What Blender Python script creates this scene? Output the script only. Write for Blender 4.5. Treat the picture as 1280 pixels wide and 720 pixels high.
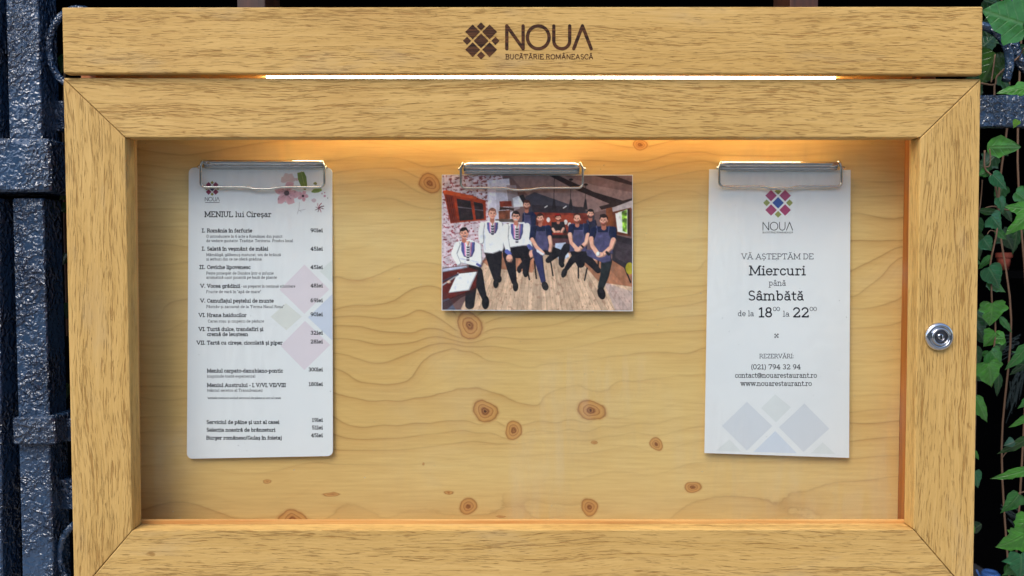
import bpy, bmesh, math, random
import numpy as np
from mathutils import Vector, Matrix
random.seed(7); rng = np.random.default_rng(5)
for o in list(bpy.data.objects): bpy.data.objects.remove(o)
S = bpy.context.scene; COL = S.collection
R = math.radians

# ------------------------------------------------------------------ camera
F = 924.0; D = 0.555; CZ = 0.0; PITCH = 2.0; ROLL = 0.06
cam_d = bpy.data.cameras.new('camera'); cam = bpy.data.objects.new('camera', cam_d); COL.objects.link(cam)
cam_d.sensor_width = 36; cam_d.lens = F/1280*36; cam_d.clip_start = 0.02; cam_d.clip_end = 200
cam.location = (0, -D, CZ)
cam.rotation_euler = (Matrix.Rotation(R(90-PITCH), 3, 'X') @ Matrix.Rotation(R(ROLL), 3, 'Z')).to_euler()
cam_d.dof.use_dof = True; cam_d.dof.focus_distance = D+0.03; cam_d.dof.aperture_fstop = 10
S.camera = cam
CM = Matrix.Rotation(R(90-PITCH), 3, 'X') @ Matrix.Rotation(R(ROLL), 3, 'Z')

# ------------------------------------------------------------------ light
SUN_EL, SUN_AZ = 52, 215        # sun azimuth, seen from above, behind and left of the viewer
w = bpy.data.worlds.new('World'); S.world = w; w.use_nodes = True
wn = w.node_tree.nodes; wl = w.node_tree.links; wn.clear()
sky = wn.new('ShaderNodeTexSky'); sky.sky_type = 'NISHITA'; sky.sun_disc = False
sky.sun_elevation = R(SUN_EL); sky.sun_rotation = R(SUN_AZ); sky.air_density = 1.0; sky.dust_density = 2.0
bg = wn.new('ShaderNodeBackground'); bg.inputs[1].default_value = 0.15
wo = wn.new('ShaderNodeOutputWorld'); wl.new(sky.outputs[0], bg.inputs[0]); wl.new(bg.outputs[0], wo.inputs[0])
sd = bpy.data.lights.new('sun', 'SUN'); sd.energy = 1.5; sd.angle = R(35); sd.color = (1, .95, .88)
so = bpy.data.objects.new('sun', sd); COL.objects.link(so)
sdir = Vector((math.sin(R(SUN_AZ))*math.cos(R(SUN_EL)), math.cos(R(SUN_AZ))*math.cos(R(SUN_EL)), math.sin(R(SUN_EL))))
so.rotation_euler = sdir.to_track_quat('Z', 'Y').to_euler()
S.view_settings.view_transform = 'Standard'; S.view_settings.look = 'None'
S.view_settings.exposure = 0.60; S.view_settings.gamma = 1
S.render.engine = 'CYCLES'
S.cycles.max_bounces = 10; S.cycles.transparent_max_bounces = 16
LED_POWER = 19.0

# ------------------------------------------------------------------ helpers
def U(px, py, y=0.0):
    """point of the plane at depth y that the photograph shows at (px, py)"""
    d = CM @ Vector(((px-640)/F, (360-py)/F, -1.0))
    t = (y + D)/d.y
    return Vector((d.x*t, y, CZ + d.z*t))
PX = 0.0006                      # about one photograph pixel at the door, in metres

def s2l(c):
    c = np.asarray(c, float)
    return np.where(c <= .04045, c/12.92, ((c+.055)/1.055)**2.4)
def hexc(r, g, b, k=1.0): return tuple(float(v)*k for v in s2l(np.array([r, g, b])/255.0)) + (1.0,)

def tag(o, label=None, cat=None, group=None, kind=None):
    if label: o['label'] = label
    if cat: o['category'] = cat
    if group: o['group'] = group
    if kind: o['kind'] = kind
    return o
def empty(name, loc=(0, 0, 0)):
    o = bpy.data.objects.new(name, None); o.location = loc; o.empty_display_size = .02
    COL.objects.link(o); return o

class MB:
    def __init__(s): s.v = []; s.f = []; s.c = []; s.uv = {}; s.smooth = False
    def vert(s, p, c=None): s.v.append(tuple(p)); s.c.append(c or (1, 1, 1, 1)); return len(s.v)-1
    def poly(s, pts, c=None): s.f.append([s.vert(p, c) for p in pts])
    def build(s, name, mat, parent=None, colour=False, smooth=None):
        me = bpy.data.meshes.new(name); me.from_pydata(s.v, [], s.f); me.update()
        if colour:
            a = me.color_attributes.new('tint', 'FLOAT_COLOR', 'POINT')
            a.data.foreach_set('color', np.array(s.c, 'f').ravel())
        return link(name, me, mat, parent, s.smooth if smooth is None else smooth)
def link(name, me, mat, parent=None, smooth=False):
    if smooth: me.polygons.foreach_set('use_smooth', [True]*len(me.polygons))
    if mat: me.materials.append(mat)
    o = bpy.data.objects.new(name, me); COL.objects.link(o)
    if parent:
        o.parent = parent
        o.matrix_parent_inverse = Matrix.Identity(4)
        pw = Vector((0, 0, 0)); q = parent
        while q: pw += Vector(q.location); q = q.parent
        o.location = -pw if not parent.get('_local') else (0, 0, 0)
    return o
def set_uv(me, grain, off=(0, 0)):
    uv = me.uv_layers.new(name='UVMap')
    for l in me.loops:
        p = me.vertices[l.vertex_index].co
        uv.data[l.index].uv = ((p.x+off[0], p.z+p.y*1.3+off[1]) if grain == 'h' else (p.z+off[0], p.x+p.y*1.3+off[1]))
def slab(name, corners, y0, y1, mat, parent=None, grain='h', bev=.0008, off=(0, 0), seg=2):
    """board: front face through four pixel corners on plane y0, square back to y1"""
    fr = [U(a, b, y0) for a, b in corners]
    bm = bmesh.new()
    v = [bm.verts.new(p) for p in fr] + [bm.verts.new((p.x, y1, p.z)) for p in fr]
    n = len(fr)
    bm.faces.new(v[:n]); bm.faces.new(v[n:][::-1])
    for i in range(n):
        j = (i+1) % n; bm.faces.new((v[i], v[n+i], v[n+j], v[j]))
    bmesh.ops.recalc_face_normals(bm, faces=bm.faces)
    if bev: bmesh.ops.bevel(bm, geom=list(bm.edges), offset=bev, segments=seg, affect='EDGES', profile=.6)
    me = bpy.data.meshes.new(name); bm.to_mesh(me); bm.free(); set_uv(me, grain, off)
    return link(name, me, mat, parent)
def box(name, p0, p1, mat, parent=None, grain='h', bev=.0008, off=(0, 0)):
    bm = bmesh.new(); bmesh.ops.create_cube(bm, size=1)
    for v in bm.verts:
        v.co = Vector([p0[i] if v.co[i] < 0 else p1[i] for i in range(3)])
    if bev: bmesh.ops.bevel(bm, geom=list(bm.edges), offset=bev, segments=2, affect='EDGES', profile=.6)
    me = bpy.data.meshes.new(name); bm.to_mesh(me); bm.free(); set_uv(me, grain, off)
    return link(name, me, mat, parent)
def tube(mb, pts, r, n=10, cap=True, r2=None):
    pts = [Vector(p) for p in pts]; rings = []; up = None
    for i, p in enumerate(pts):
        t = (pts[min(i+1, len(pts)-1)] - pts[max(i-1, 0)]).normalized()
        if up is None: up = t.orthogonal().normalized()
        else: up = (up - t*up.dot(t)).normalized()
        s = t.cross(up); rr = r if r2 is None else r+(r2-r)*i/(len(pts)-1)
        rings.append([mb.vert(p + (up*math.cos(a) + s*math.sin(a))*rr) for a in [2*math.pi*k/n for k in range(n)]])
    for a, b in zip(rings, rings[1:]):
        for k in range(n): mb.f.append([a[k], a[(k+1) % n], b[(k+1) % n], b[k]])
    if cap: mb.f.append(rings[0][::-1]); mb.f.append(rings[-1])

# ------------------------------------------------------------------ material helpers
class NT:
    def __init__(s, name):
        s.m = bpy.data.materials.new(name); s.m.use_nodes = True; s.t = s.m.node_tree
        s.b = s.t.nodes['Principled BSDF']; s.out = s.t.nodes['Material Output']
    def n(s, typ, **kw):
        nd = s.t.nodes.new('ShaderNode'+typ)
        for k, v in kw.items(): setattr(nd, k, v)
        return nd
    def l(s, a, b): s.t.links.new(a, b)
    def put(s, sock, v):
        if hasattr(v, 'is_linked') or isinstance(v, bpy.types.NodeSocket): s.l(v, sock)
        else: sock.default_value = v
    def math(s, op, a, b=None, c=None):
        nd = s.n('Math', operation=op); s.put(nd.inputs[0], a)
        if b is not None: s.put(nd.inputs[1], b)
        if c is not None: s.put(nd.inputs[2], c)
        return nd.outputs[0]
    def noise(s, vec, scale=1, detail=2, rough=.5, dist=0):
        nd = s.n('TexNoise'); s.l(vec, nd.inputs['Vector']); nd.inputs['Scale'].default_value = scale
        nd.inputs['Detail'].default_value = detail; nd.inputs['Roughness'].default_value = rough
        nd.inputs['Distortion'].default_value = dist; return nd.outputs[0]
    def scale(s, vec, x, y, z=1, loc=(0, 0, 0)):
        nd = s.n('Mapping'); s.l(vec, nd.inputs[0]); nd.inputs['Scale'].default_value = (x, y, z)
        nd.inputs['Location'].default_value = loc; return nd.outputs[0]
    def ramp(s, fac, stops, interp='LINEAR'):
        nd = s.n('ValToRGB'); s.l(fac, nd.inputs[0]); cr = nd.color_ramp; cr.interpolation = interp
        while len(cr.elements) < len(stops): cr.elements.new(.5)
        for e, (p, c) in zip(cr.elements, stops):
            e.position = p; e.color = c if len(c) == 4 else tuple(c)+(1,)
        return nd.outputs[0]
    def rng(s, v, a, b, c=0, d=1):
        nd = s.n('MapRange'); s.l(v, nd.inputs[0])
        for i, x in enumerate((a, b, c, d)): nd.inputs[i+1].default_value = x
        return nd.outputs[0]
    def mix(s, f, a, b, mode='MIX'):
        nd = s.n('Mix', data_type='RGBA', blend_type=mode)
        s.put(nd.inputs[0], f); s.put(nd.inputs[6], a); s.put(nd.inputs[7], b); return nd.outputs[2]
    def bump(s, h, dist, strength=1, normal=None):
        nd = s.n('Bump'); s.l(h, nd.inputs['Height']); nd.inputs['Distance'].default_value = dist
        nd.inputs['Strength'].default_value = strength
        if normal: s.l(normal, nd.inputs['Normal'])
        return nd.outputs[0]
    def set(s, **kw):
        names = dict(col='Base Color', rough='Roughness', metal='Metallic', spec='Specular IOR Level', normal='Normal', coat='Coat Weight', trans='Transmission Weight')
        for k, v in kw.items(): s.put(s.b.inputs[names[k]], v)
        return s

def oak(name, light, dark, seed=0.0, burnt=False):
    m = NT(name); uv = m.n('UVMap').outputs[0]
    sep = m.n('SeparateXYZ'); m.l(uv, sep.inputs[0]); u, v = sep.outputs[0], sep.outputs[1]
    # slow sway of the grain
    sway = m.noise(m.scale(uv, 5, 18, 1, (seed, seed*2, 0)), 1, 2)
    v2 = m.math('ADD', v, m.math('MULTIPLY', m.math('SUBTRACT', sway, .5), .022))
    cb = m.n('CombineXYZ'); m.l(u, cb.inputs[0]); m.l(v2, cb.inputs[1]); cb.inputs[2].default_value = seed
    g = cb.outputs[0]
    bands = m.noise(m.scale(g, 4, 150), 1, 2, .5)
    bandf = m.rng(bands, .34, .66)
    broad = m.noise(m.scale(g, 2.2, 22), 1, 2)
    longl = m.noise(m.scale(g, 16, 640), 1, 3, .6)
    longf = m.rng(longl, .42, .68)
    fibre = m.noise(m.scale(g, 70, 2300), 1, 2, .6)
    pore = m.noise(m.scale(g, 70, 1400), 1, 2.5, .62, .4)
    # pores gather in the early wood
    pth = m.math('ADD', pore, m.math('MULTIPLY', m.math('SUBTRACT', bandf, .5), .12))
    poref = m.rng(pth, .55, .66)
    col = m.mix(m.rng(broad, .3, .7), light, tuple(a*.6+b*.4 for a, b in zip(light, dark)))
    col = m.mix(m.math('MULTIPLY', bandf, .22), col, dark)
    col = m.mix(m.math('MULTIPLY', longf, .44), col, dark)
    col = m.mix(m.math('MULTIPLY', m.rng(fibre, .35, .65), .34), col, dark)
    deep = (dark[0]*.60, dark[1]*.47, dark[2]*.36, 1)
    col = m.mix(m.math('MULTIPLY', poref, .62), col, deep)
    # stains and flecks of damage and age
    stain = m.noise(m.scale(uv, 7, 11), 1, 4, .6)
    col = m.mix(m.math('MULTIPLY', m.rng(stain, .55, .75), .45), col, (.50, .26, .07, 1))
    grey = m.noise(m.scale(uv, 9, 30, 1, (5, 5, 0)), 1, 4, .6)
    col = m.mix(m.math('MULTIPLY', m.rng(grey, .58, .78), .30), col, (.42, .36, .26, 1))
    spot = m.noise(m.scale(uv, 60, 120), 1, 3, .5)
    col = m.mix(m.math('MULTIPLY', m.rng(spot, .70, .76), .6), col, deep)
    if burnt:
        col = m.mix(m.rng(longl, .4, .62), hexc(48, 27, 15), hexc(100, 60, 32))
    h = m.math('SUBTRACT', m.math('MULTIPLY', fibre, .35), m.math('MULTIPLY', poref, 1.0))
    m.set(col=col, rough=m.rng(fibre, .3, .7, .42, .62), normal=m.bump(h, .00025, 1.0), spec=.22)
    return m.m
OAK = oak('oak', (.82, .535, .19, 1), (.53, .30, .075, 1))
OAK2 = oak('oak_door', (.82, .545, .20, 1), (.53, .305, .08, 1), 3.7)
BURNT = oak('burnt_oak', (.6, .42, .2, 1), (.4, .25, .1, 1), 0, True)

def plain(name, col, rough=.5, metal=0, spec=.5, bump=None):
    m = NT(name); m.set(col=col, rough=rough, metal=metal, spec=spec)
    tc = m.n('TexCoord').outputs['Object']
    if bump: m.set(normal=m.bump(m.noise(tc, bump[0], 3), bump[1], 1))
    k = m.noise(tc, 40, 3)
    m.set(col=m.mix(m.rng(k, .2, .8), col, tuple(c*.86 for c in col[:3])+(1,)))
    return m.m

def wood_plain(name, a, b, seed=0):
    m = NT(name); uv = m.n('UVMap').outputs[0]
    g = m.scale(uv, 7, 160, 1, (seed, seed, 0)); n1 = m.noise(g, 1, 3, .6, .4)
    n2 = m.noise(m.scale(uv, 60, 1200), 1, 2)
    c = m.mix(m.rng(n1, .35, .68), a, b); c = m.mix(m.math('MULTIPLY', n2, .35), c, b)
    m.set(col=c, rough=.45, normal=m.bump(n2, .0002, .5)); return m.m
BEAD = wood_plain('orange_spruce', hexc(228, 182, 112), hexc(196, 138, 74), 1)
SIDE = wood_plain('side_spruce', hexc(204, 128, 60), hexc(150, 84, 36), 5)

def metal_paint():
    m = NT('hammered_paint'); tc = m.n('TexCoord').outputs['Object']
    wv = m.n('VectorMath', operation='ADD'); m.l(tc, wv.inputs[0])
    nz = m.n('TexNoise'); m.l(tc, nz.inputs['Vector']); nz.inputs['Scale'].default_value = 160
    sc = m.n('VectorMath', operation='SCALE'); m.l(nz.outputs[1], sc.inputs[0]); sc.inputs['Scale'].default_value = .006
    m.l(sc.outputs[0], wv.inputs[1])
    a = m.noise(wv.outputs[0], 230, 1.5, .5, .3); b = m.noise(wv.outputs[0], 520, 2, .5)
    big = m.noise(tc, 25, 2)
    amp = m.rng(big, .35, .65, .3, 1.7)
    h = m.math('MULTIPLY', m.math('ADD', m.rng(a, .4, .7), m.math('MULTIPLY', b, .2)), amp)
    col = m.mix(m.rng(big, .3, .7), hexc(50, 76, 106), hexc(30, 48, 72))
    m.set(col=col, rough=.1, spec=1.0, normal=m.bump(h, .0018, 1.0)); m.b.inputs['Coat Weight'].default_value = .0
    m.b.inputs['Coat Roughness'].default_value = .1
    return m.m
IRON = metal_paint()
CHROME = plain('chrome', (.72, .73, .75, 1), .05, 1)
NICKEL = plain('nickel_wire', (.78, .76, .71, 1), .05, 1)
DARKMET = plain('lock_plug', (.16, .16, .18, 1), .3, 1)
BLACK = plain('black_hole', (.004, .004, .005, 1), .8)
SHADE_BLACK = plain('shade_black', (.0035, .0035, .004, 1), 1, 0, 0)  # near-black base colour stands in for the shade behind the fence

def pine():
    m = NT('knotty_pine'); tc = m.n('TexCoord').outputs['Object']
    f = m.n('Attribute', attribute_name='ring').outputs['Fac']
    gr = m.n('Attribute', attribute_name='grad').outputs['Fac']
    kd = m.n('Attribute', attribute_name='knot').outputs['Fac']
    st = m.scale(tc, 9, 1, 60); stf = m.scale(tc, 25, 1, 420)
    wob = m.noise(st, 1, 4, .6)
    f = m.math('ADD', f, m.math('MULTIPLY', m.math('SUBTRACT', wob, .5), .16))
    f = m.math('ADD', f, m.math('MULTIPLY', m.math('SUBTRACT', m.noise(tc, 260, 3), .5), .035))
    fr = m.math('FRACT', f)
    below = m.math('DIVIDE', fr, gr); above = m.math('DIVIDE', m.math('SUBTRACT', 1.0, fr), gr)
    e1 = m.math('POWER', 2.718, m.math('MULTIPLY', below, -.95))
    e2 = m.math('POWER', 2.718, m.math('MULTIPLY', above, -1.4))
    line = m.math('MAXIMUM', e1, e2)
    soft = m.math('POWER', 2.718, m.math('MULTIPLY', below, -.10))
    mod = m.rng(m.noise(m.scale(tc, 5, 1, 14), 1, 3), .40, .64, .08, 1.0)
    # faint secondary rings
    fr2 = m.math('FRACT', m.math('MULTIPLY', f, 3.0))
    sec = m.math('POWER', 2.718, m.math('MULTIPLY', fr2, -7))
    fine = m.noise(stf, 1, 3, .6)
    broad = m.noise(m.scale(tc, 2.2, 1, 7), 1, 2)
    base = m.mix(m.rng(broad, .3, .7), hexc(242, 213, 146), hexc(233, 194, 122))
    base = m.mix(m.math('MULTIPLY', m.rng(fine, .3, .75), .38), base, hexc(198, 148, 84))
    base = m.mix(m.math('MULTIPLY', m.math('MULTIPLY', sec, mod), .12), base, hexc(190, 136, 74))
    base = m.mix(m.math('MULTIPLY', m.math('MULTIPLY', soft, mod), .36), base, hexc(198, 142, 78))
    out = m.rng(kd, .95, 1.3)
    base = m.mix(m.math('MULTIPLY', m.math('MULTIPLY', m.math('MULTIPLY', line, mod), out), .42), base, hexc(142, 88, 40))
    # knots
    kn = m.math('ADD', kd, m.math('MULTIPLY', m.math('SUBTRACT', m.noise(tc, 130, 3), .5), .36))
    kc = m.ramp(m.math('MULTIPLY', kn, .5), [(0, hexc(84, 44, 24)), (.05, hexc(104, 58, 34)), (.075, hexc(186, 128, 72)),
        (.11, hexc(136, 82, 46)), (.15, hexc(168, 108, 60)), (.19, hexc(206, 150, 88)), (.25, hexc(206, 150, 88)), (.28, hexc(178, 116, 60)),
        (.33, hexc(216, 164, 98)), (.43, hexc(208, 152, 86)), (.485, hexc(160, 104, 56)), (.52, hexc(205, 152, 90)), (.65, hexc(224, 180, 112))])
    base = m.mix(m.rng(kn, .92, 1.22, 1, 0), base, kc)
    m.set(col=base, rough=.42, spec=.35, normal=m.bump(m.math('ADD', fine, m.math('MULTIPLY', line, -.6)), .00012, .6))
    return m.m
PINE = pine()

def tinted(name, rough=.5, spec=.4, coat=0):
    m = NT(name); a = m.n('Attribute', attribute_name='tint').outputs['Color']
    tc = m.n('TexCoord').outputs['Object']
    m.set(col=m.mix(m.rng(m.noise(tc, 300, 3), .3, .8, 0, .04), a, (.5, .5, .5, 1)), rough=rough, spec=spec); m.b.inputs['Coat Weight'].default_value = coat
    return m.m
PRINT = tinted('printed_ink'); PHOTO = tinted('glossy_print', .5, .25)
INK = plain('black_ink', hexc(16, 18, 32), .7, 0, .2); INK2 = plain('grey_ink', hexc(50, 54, 70), .7, 0, .2)
def paper():
    m = NT('matt_paper'); tc = m.n('TexCoord').outputs['Object']
    c = m.mix(m.rng(m.noise(tc, 30, 4), .3, .7), (.88, .895, .92, 1), (.85, .87, .90, 1))
    m.set(col=c, rough=.5, spec=.35, normal=m.bump(m.noise(tc, 14, 2), .0012, .35)); return m.m
PAPER = paper()
def glass():
    m = NT('window_glass'); t = m.t; t.nodes.remove(m.b)
    tr = m.n('BsdfTransparent'); gl = m.n('BsdfGlossy'); gl.inputs['Roughness'].default_value = .01
    lw = m.n('LayerWeight'); lw.inputs[0].default_value = .5
    fr = m.math('ADD', .018, m.math('MULTIPLY', m.math('POWER', lw.outputs['Facing'], 5.0), .9))
    mx = m.n('MixShader'); m.l(fr, mx.inputs[0]); m.l(tr.outputs[0], mx.inputs[1]); m.l(gl.outputs[0], mx.inputs[2])
    tr.inputs[0].default_value = (.97, .985, .975, 1)
    # faint dust; the pale streaks are glass reflections put into the colour
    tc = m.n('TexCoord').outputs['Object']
    refl_streak = m.math('MULTIPLY', m.rng(m.noise(m.scale(tc, 3, 1, 2.2), 1, 3, .5, 2.5), .50, .62), m.rng(m.noise(m.scale(tc, 90, 1, 14, (3, 0, 1)), 1, 3, .6, .8), .35, .75))
    dirt_refl = m.math('ADD', m.math('MULTIPLY', refl_streak, .05), m.rng(m.noise(m.scale(tc, 5, 5, 9), 1, 4, .6, 1.5), .55, .85, .0, .05))
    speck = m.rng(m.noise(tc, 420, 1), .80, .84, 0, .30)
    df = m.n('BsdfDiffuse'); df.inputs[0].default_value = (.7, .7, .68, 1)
    m2 = m.n('MixShader'); m.l(m.math('MAXIMUM', dirt_refl, speck), m2.inputs[0]); m.l(mx.outputs[0], m2.inputs[1]); m.l(df.outputs[0], m2.inputs[2])
    m.l(m2.outputs[0], m.out.inputs[0]); return m.m
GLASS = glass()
def emit(name, col, k):
    m = NT(name); m.t.nodes.remove(m.b); e = m.n('Emission'); e.inputs[0].default_value = col; e.inputs[1].default_value = k
    m.l(e.outputs[0], m.out.inputs[0]); return m.m
LEDM = emit('led_light', (1, .97, .72, 1), LED_POWER)

# ================================================================== setting
def quad_wall(name, pts, mat, th=.02):
    mb = MB(); n = (Vector(pts[1])-Vector(pts[0])).cross(Vector(pts[2])-Vector(pts[0])).normalized()*th
    a = [mb.vert(p) for p in pts]; b = [mb.vert(Vector(p)-n) for p in pts]
    mb.f += [a, b[::-1]]
    for i in range(4): j = (i+1) % 4; mb.f.append([a[i], b[i], b[j], a[j]])
    return tag(mb.build(name, mat), kind='structure')
quad_wall('shade_back_wall', [(-1.6, 1.25, -1.4), (1.6, 1.25, -1.4), (1.6, 1.25, 1.1), (-1.6, 1.25, 1.1)], SHADE_BLACK)  # enclosure added behind the fence to keep sky light out
quad_wall('shade_side_wall', [(-1.6, .16, -1.4), (-1.6, 1.25, -1.4), (-1.6, 1.25, 1.1), (-1.6, .16, 1.1)], SHADE_BLACK)
quad_wall('shade_side_wall', [(1.6, 1.25, -1.4), (1.6, .16, -1.4), (1.6, .16, 1.1), (1.6, 1.25, 1.1)], SHADE_BLACK)
quad_wall('shade_ceiling', [(-1.6, .06, .62), (-1.6, 1.25, .62), (1.6, 1.25, .62), (1.6, .06, .62)], SHADE_BLACK)
gm = NT('paving'); tc = gm.n('TexCoord').outputs['Object']
gm.set(col=gm.mix(gm.noise(tc, 3, 5), (.20, .19, .18, 1), (.30, .29, .27, 1)), rough=.85)
g = MB(); g.poly([(-60, -60, -1.4), (60, -60, -1.4), (60, 60, -1.4), (-60, 60, -1.4)]); tag(g.build('ground', gm.m), kind='structure')

wm = NT('grey_plaster'); tc = wm.n('TexCoord').outputs['Object']; wm.set(col=wm.mix(wm.noise(tc, 2, 4), (.22, .21, .20, 1), (.30, .29, .27, 1)), rough=.9)
quad_wall('unseen_street_wall', [(9, -7, -1.4), (-14, -7, -1.4), (-14, -7, 2.6), (9, -7, 2.6)], wm.m, .3)  # unseen wall added behind the camera to darken reflections
# ================================================================== display case
case = empty('menu_display_case', U(640, 690, .045))
tag(case, 'wall mounted oak menu display case with engraved top board and glazed locking door', 'display case')
YT = -.004
# engraved top board
top = slab('top_board', [(77, 9), (1229, 8), (1228, 93), (79, 91.5)], YT, .0042, OAK, case, 'h', .0014, (.3, .11), 3)
# door: four mitred members, front face y=0, back y=.014
TL, TR, BR_, BL = (79, 97.3), (1226, 98.6), (1216.5, 748), (92.8, 748)
iTL, iTR, iBR, iBL = (156.5, 171.5), (1150.5, 171.5), (1142, 662), (165.5, 663)
# bottom member's lower edge lies below the picture
gp = .45
slab('top_rail', [TL, TR, (iTR[0], iTR[1]), (iTL[0], iTL[1])], 0, .014, OAK2, case, 'h', .0007, (.9, .4))
slab('side_stile', [(TL[0], TL[1]+1.1), (iTL[0]-.2, iTL[1]+.9), (iBL[0], iBL[1]-.8), (BL[0], BL[1]-1.0)], 0, .014, OAK2, case, 'v', .0007, (1.9, .7))
slab('side_stile', [(TR[0], TR[1]+1.1), (BR_[0], BR_[1]-1.0), (iBR[0], iBR[1]-.8), (iTR[0]+.2, iTR[1]+.9)], 0, .014, OAK2, case, 'v', .0007, (2.7, .2))
slab('bottom_rail', [iBL, iBR, (BR_[0], BR_[1]+.6), (BL[0], BL[1]+.6)], 0, .014, OAK2, case, 'h', .0007, (3.3, 1.4))
# glazing beads behind the frame opening, just visible in the rebate
def zof(py, y=0): return U(640, py, y).z
def xof(px, py=360, y=0): return U(px, py, y).x
slab('glazing_bead', [(163.5, 170), (168.5, 170), (174, 664), (168.5, 664)], .0142, .0175, BEAD, case, 'v', .0003)
slab('glazing_bead', [(1139.5, 170), (1146.5, 170), (1140.5, 664), (1134, 664)], .0142, .0175, BEAD, case, 'v', .0003)
slab('glazing_bead', [(163, 650.5), (1143, 650.5), (1143, 656), (163, 656)], .0142, .0172, BEAD, case, 'h', .0003)
# glass pane
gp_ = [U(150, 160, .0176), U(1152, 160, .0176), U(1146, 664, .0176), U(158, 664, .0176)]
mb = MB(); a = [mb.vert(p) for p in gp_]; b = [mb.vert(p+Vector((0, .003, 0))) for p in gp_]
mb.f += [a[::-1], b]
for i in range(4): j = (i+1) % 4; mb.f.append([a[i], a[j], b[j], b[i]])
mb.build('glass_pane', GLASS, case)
# carcass
YB = .042
xr = U(1127, 400, YB).x; xl = -xr-.006
ztop = U(640, 91, 0).z; zbot = U(640, 735, 0).z; zt2 = U(640, 95.9, .03).z
box('side_panel', (xr, .0215, zbot), (xr+.012, .052, zt2-.001), SIDE, case, 'v', .0006, (.2, .5))
box('side_panel', (xl-.012, .0215, zbot), (xl, .052, zt2-.001), SIDE, case, 'v', .0006, (.6, .1))
box('bottom_panel', (xl, .0215, zof(672, .04)-.012), (xr, YB-.0004, zof(672, .04)), SIDE, case, 'h', .0006)
for px in (323, 995):
    c = U(px, 4, .02); box('bracket', (c.x-.0105, .004, U(640, 9, YT).z+.0008), (c.x+.0105, .04, c.z+.05), wood_plain('bracket_wood', hexc(84, 50, 34), hexc(52, 32, 24)), case, 'v')
# LED strip in the gap above the door
zl1 = U(640, 95.9, .03).z; zl0 = zl1-.0032
box('top_panel', (xl-.006, .0046, zl1+.0003), (xr+.010, .052, zl1+.016), BEAD, case, 'h', .0006, (.1, .9))
box('led_strip', (U(334, 97, .03).x, .028, zl0), (U(1043, 97, .03).x, .034, zl1), LEDM, case, 'h', 0)

# knotty pine back board: growth rings traced as contour lines of one smooth field
def cropA(*p): return [(400+x/2.56, 380+y/2.56) for x, y in p]
def cropU(*p): return [(780+x/2.879, 170+y/2.879) for x, y in p]
def cropR(*p): return [(780+x/2.879, 420+y/2.879) for x, y in p]
def cropL(*p): return [(165+x/2.88, 170+y/2.88) for x, y in p]
T = []
def lv(l, pts): T.extend([(x, y, l) for x, y in pts])
lv(-2.6, [(130, 90), (400, 85), (700, 88), (1000, 90), (1150, 90)])
lv(-1, [(160, 150), (420, 135), (700, 130), (900, 140), (1130, 150)])
lv(1, [(170, 205), (230, 212)] + cropL((720, 90), (800, 76), (900, 80), (1000, 92), (1050, 110)) + [(600, 205), (700, 200)] + cropU((0, 92), (60, 92), (120, 80), (180, 62), (240, 60), (330, 68)) + [(1000, 195), (1124, 205)])
lv(3, [(172, 232), (235, 240)] + cropL((725, 178), (850, 162), (950, 156), (1010, 190), (1065, 212), (1110, 200)) + cropU((35, 172), (150, 148), (300, 122)) + [(1070, 225), (1126, 226)])
lv(4, [(172, 262), (235, 262), (420, 255), (545, 262), (795, 254), (882, 245), (1070, 247), (1126, 244)])
lv(5, cropL((725, 322), (830, 326), (920, 318), (1020, 303), (1110, 295)) + [(172, 284), (235, 282), (796, 271), (882, 265), (1070, 266), (1126, 271)])
lv(6, [(172, 306), (235, 309), (420, 312), (480, 300), (545, 298), (801, 300), (884, 298), (1070, 300), (1126, 301)])
lv(7, [(172, 331), (235, 328), (420, 345), (545, 330), (800, 332), (882, 326), (1070, 335), (1105, 318), (1126, 308)])
lv(8, cropL((20, 650), (70, 660), (100, 640), (115, 615), (200, 585)) + cropL((725, 625), (850, 610), (950, 590), (1110, 550)) + cropU((40, 560), (150, 545), (290, 540)) + cropU((825, 578), (870, 545), (930, 500), (955, 470), (990, 440)))
lv(9, [(172, 412), (235, 400), (420, 396), (520, 388), (800, 378), (882, 362), (1065, 385), (1126, 372)])
lv(10, [(172, 430), (235, 425)] + cropA((45, 70), (130, 72), (200, 88), (300, 92), (400, 88), (432, 104), (470, 112), (515, 96), (600, 76), (720, 70), (800, 50), (850, 28)) + [(884, 376), (1065, 410), (1126, 402)])
lv(11, [(172, 447), (235, 444)] + cropA((540, 107), (640, 112), (740, 110), (820, 95), (900, 68), (1000, 52), (1120, 42), (1230, 35)) + [(1064, 430), (1124, 424)])
lv(11.6, cropA((60, 140), (160, 160), (250, 150)))
lv(13, [(172, 483), (235, 483)] + cropA((45, 205), (90, 225), (125, 248), (150, 252), (210, 258), (280, 245), (305, 218), (325, 185), (360, 160), (430, 142), (480, 152), (530, 178), (600, 188), (720, 192), (850, 182), (980, 165), (1100, 155), (1180, 157), (1230, 140)) + cropR((815, 97), (985, 82)))
lv(13.45, cropA((640, 255), (680, 280), (430, 185), (380, 215), (520, 215), (330, 245)))
lv(13.7, cropA((448, 232), (560, 250), (360, 262)))
lv(14, [(172, 496), (235, 497)] + cropA((45, 285), (120, 303), (210, 308), (300, 300), (380, 285), (440, 270), (510, 268), (570, 285), (610, 303), (660, 320), (700, 323), (712, 300), (750, 275), (830, 258), (960, 245), (1050, 240), (1150, 228), (1230, 222)) + cropR((815, 140), (985, 130)))
lv(15, [(172, 522), (235, 521)] + cropA((45, 360), (80, 382), (140, 395), (250, 390), (350, 383), (440, 373), (480, 376), (510, 388), (560, 374), (660, 385), (760, 380), (860, 380), (950, 368), (1080, 345), (1230, 318)) + cropR((815, 220), (985, 210)))
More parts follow.
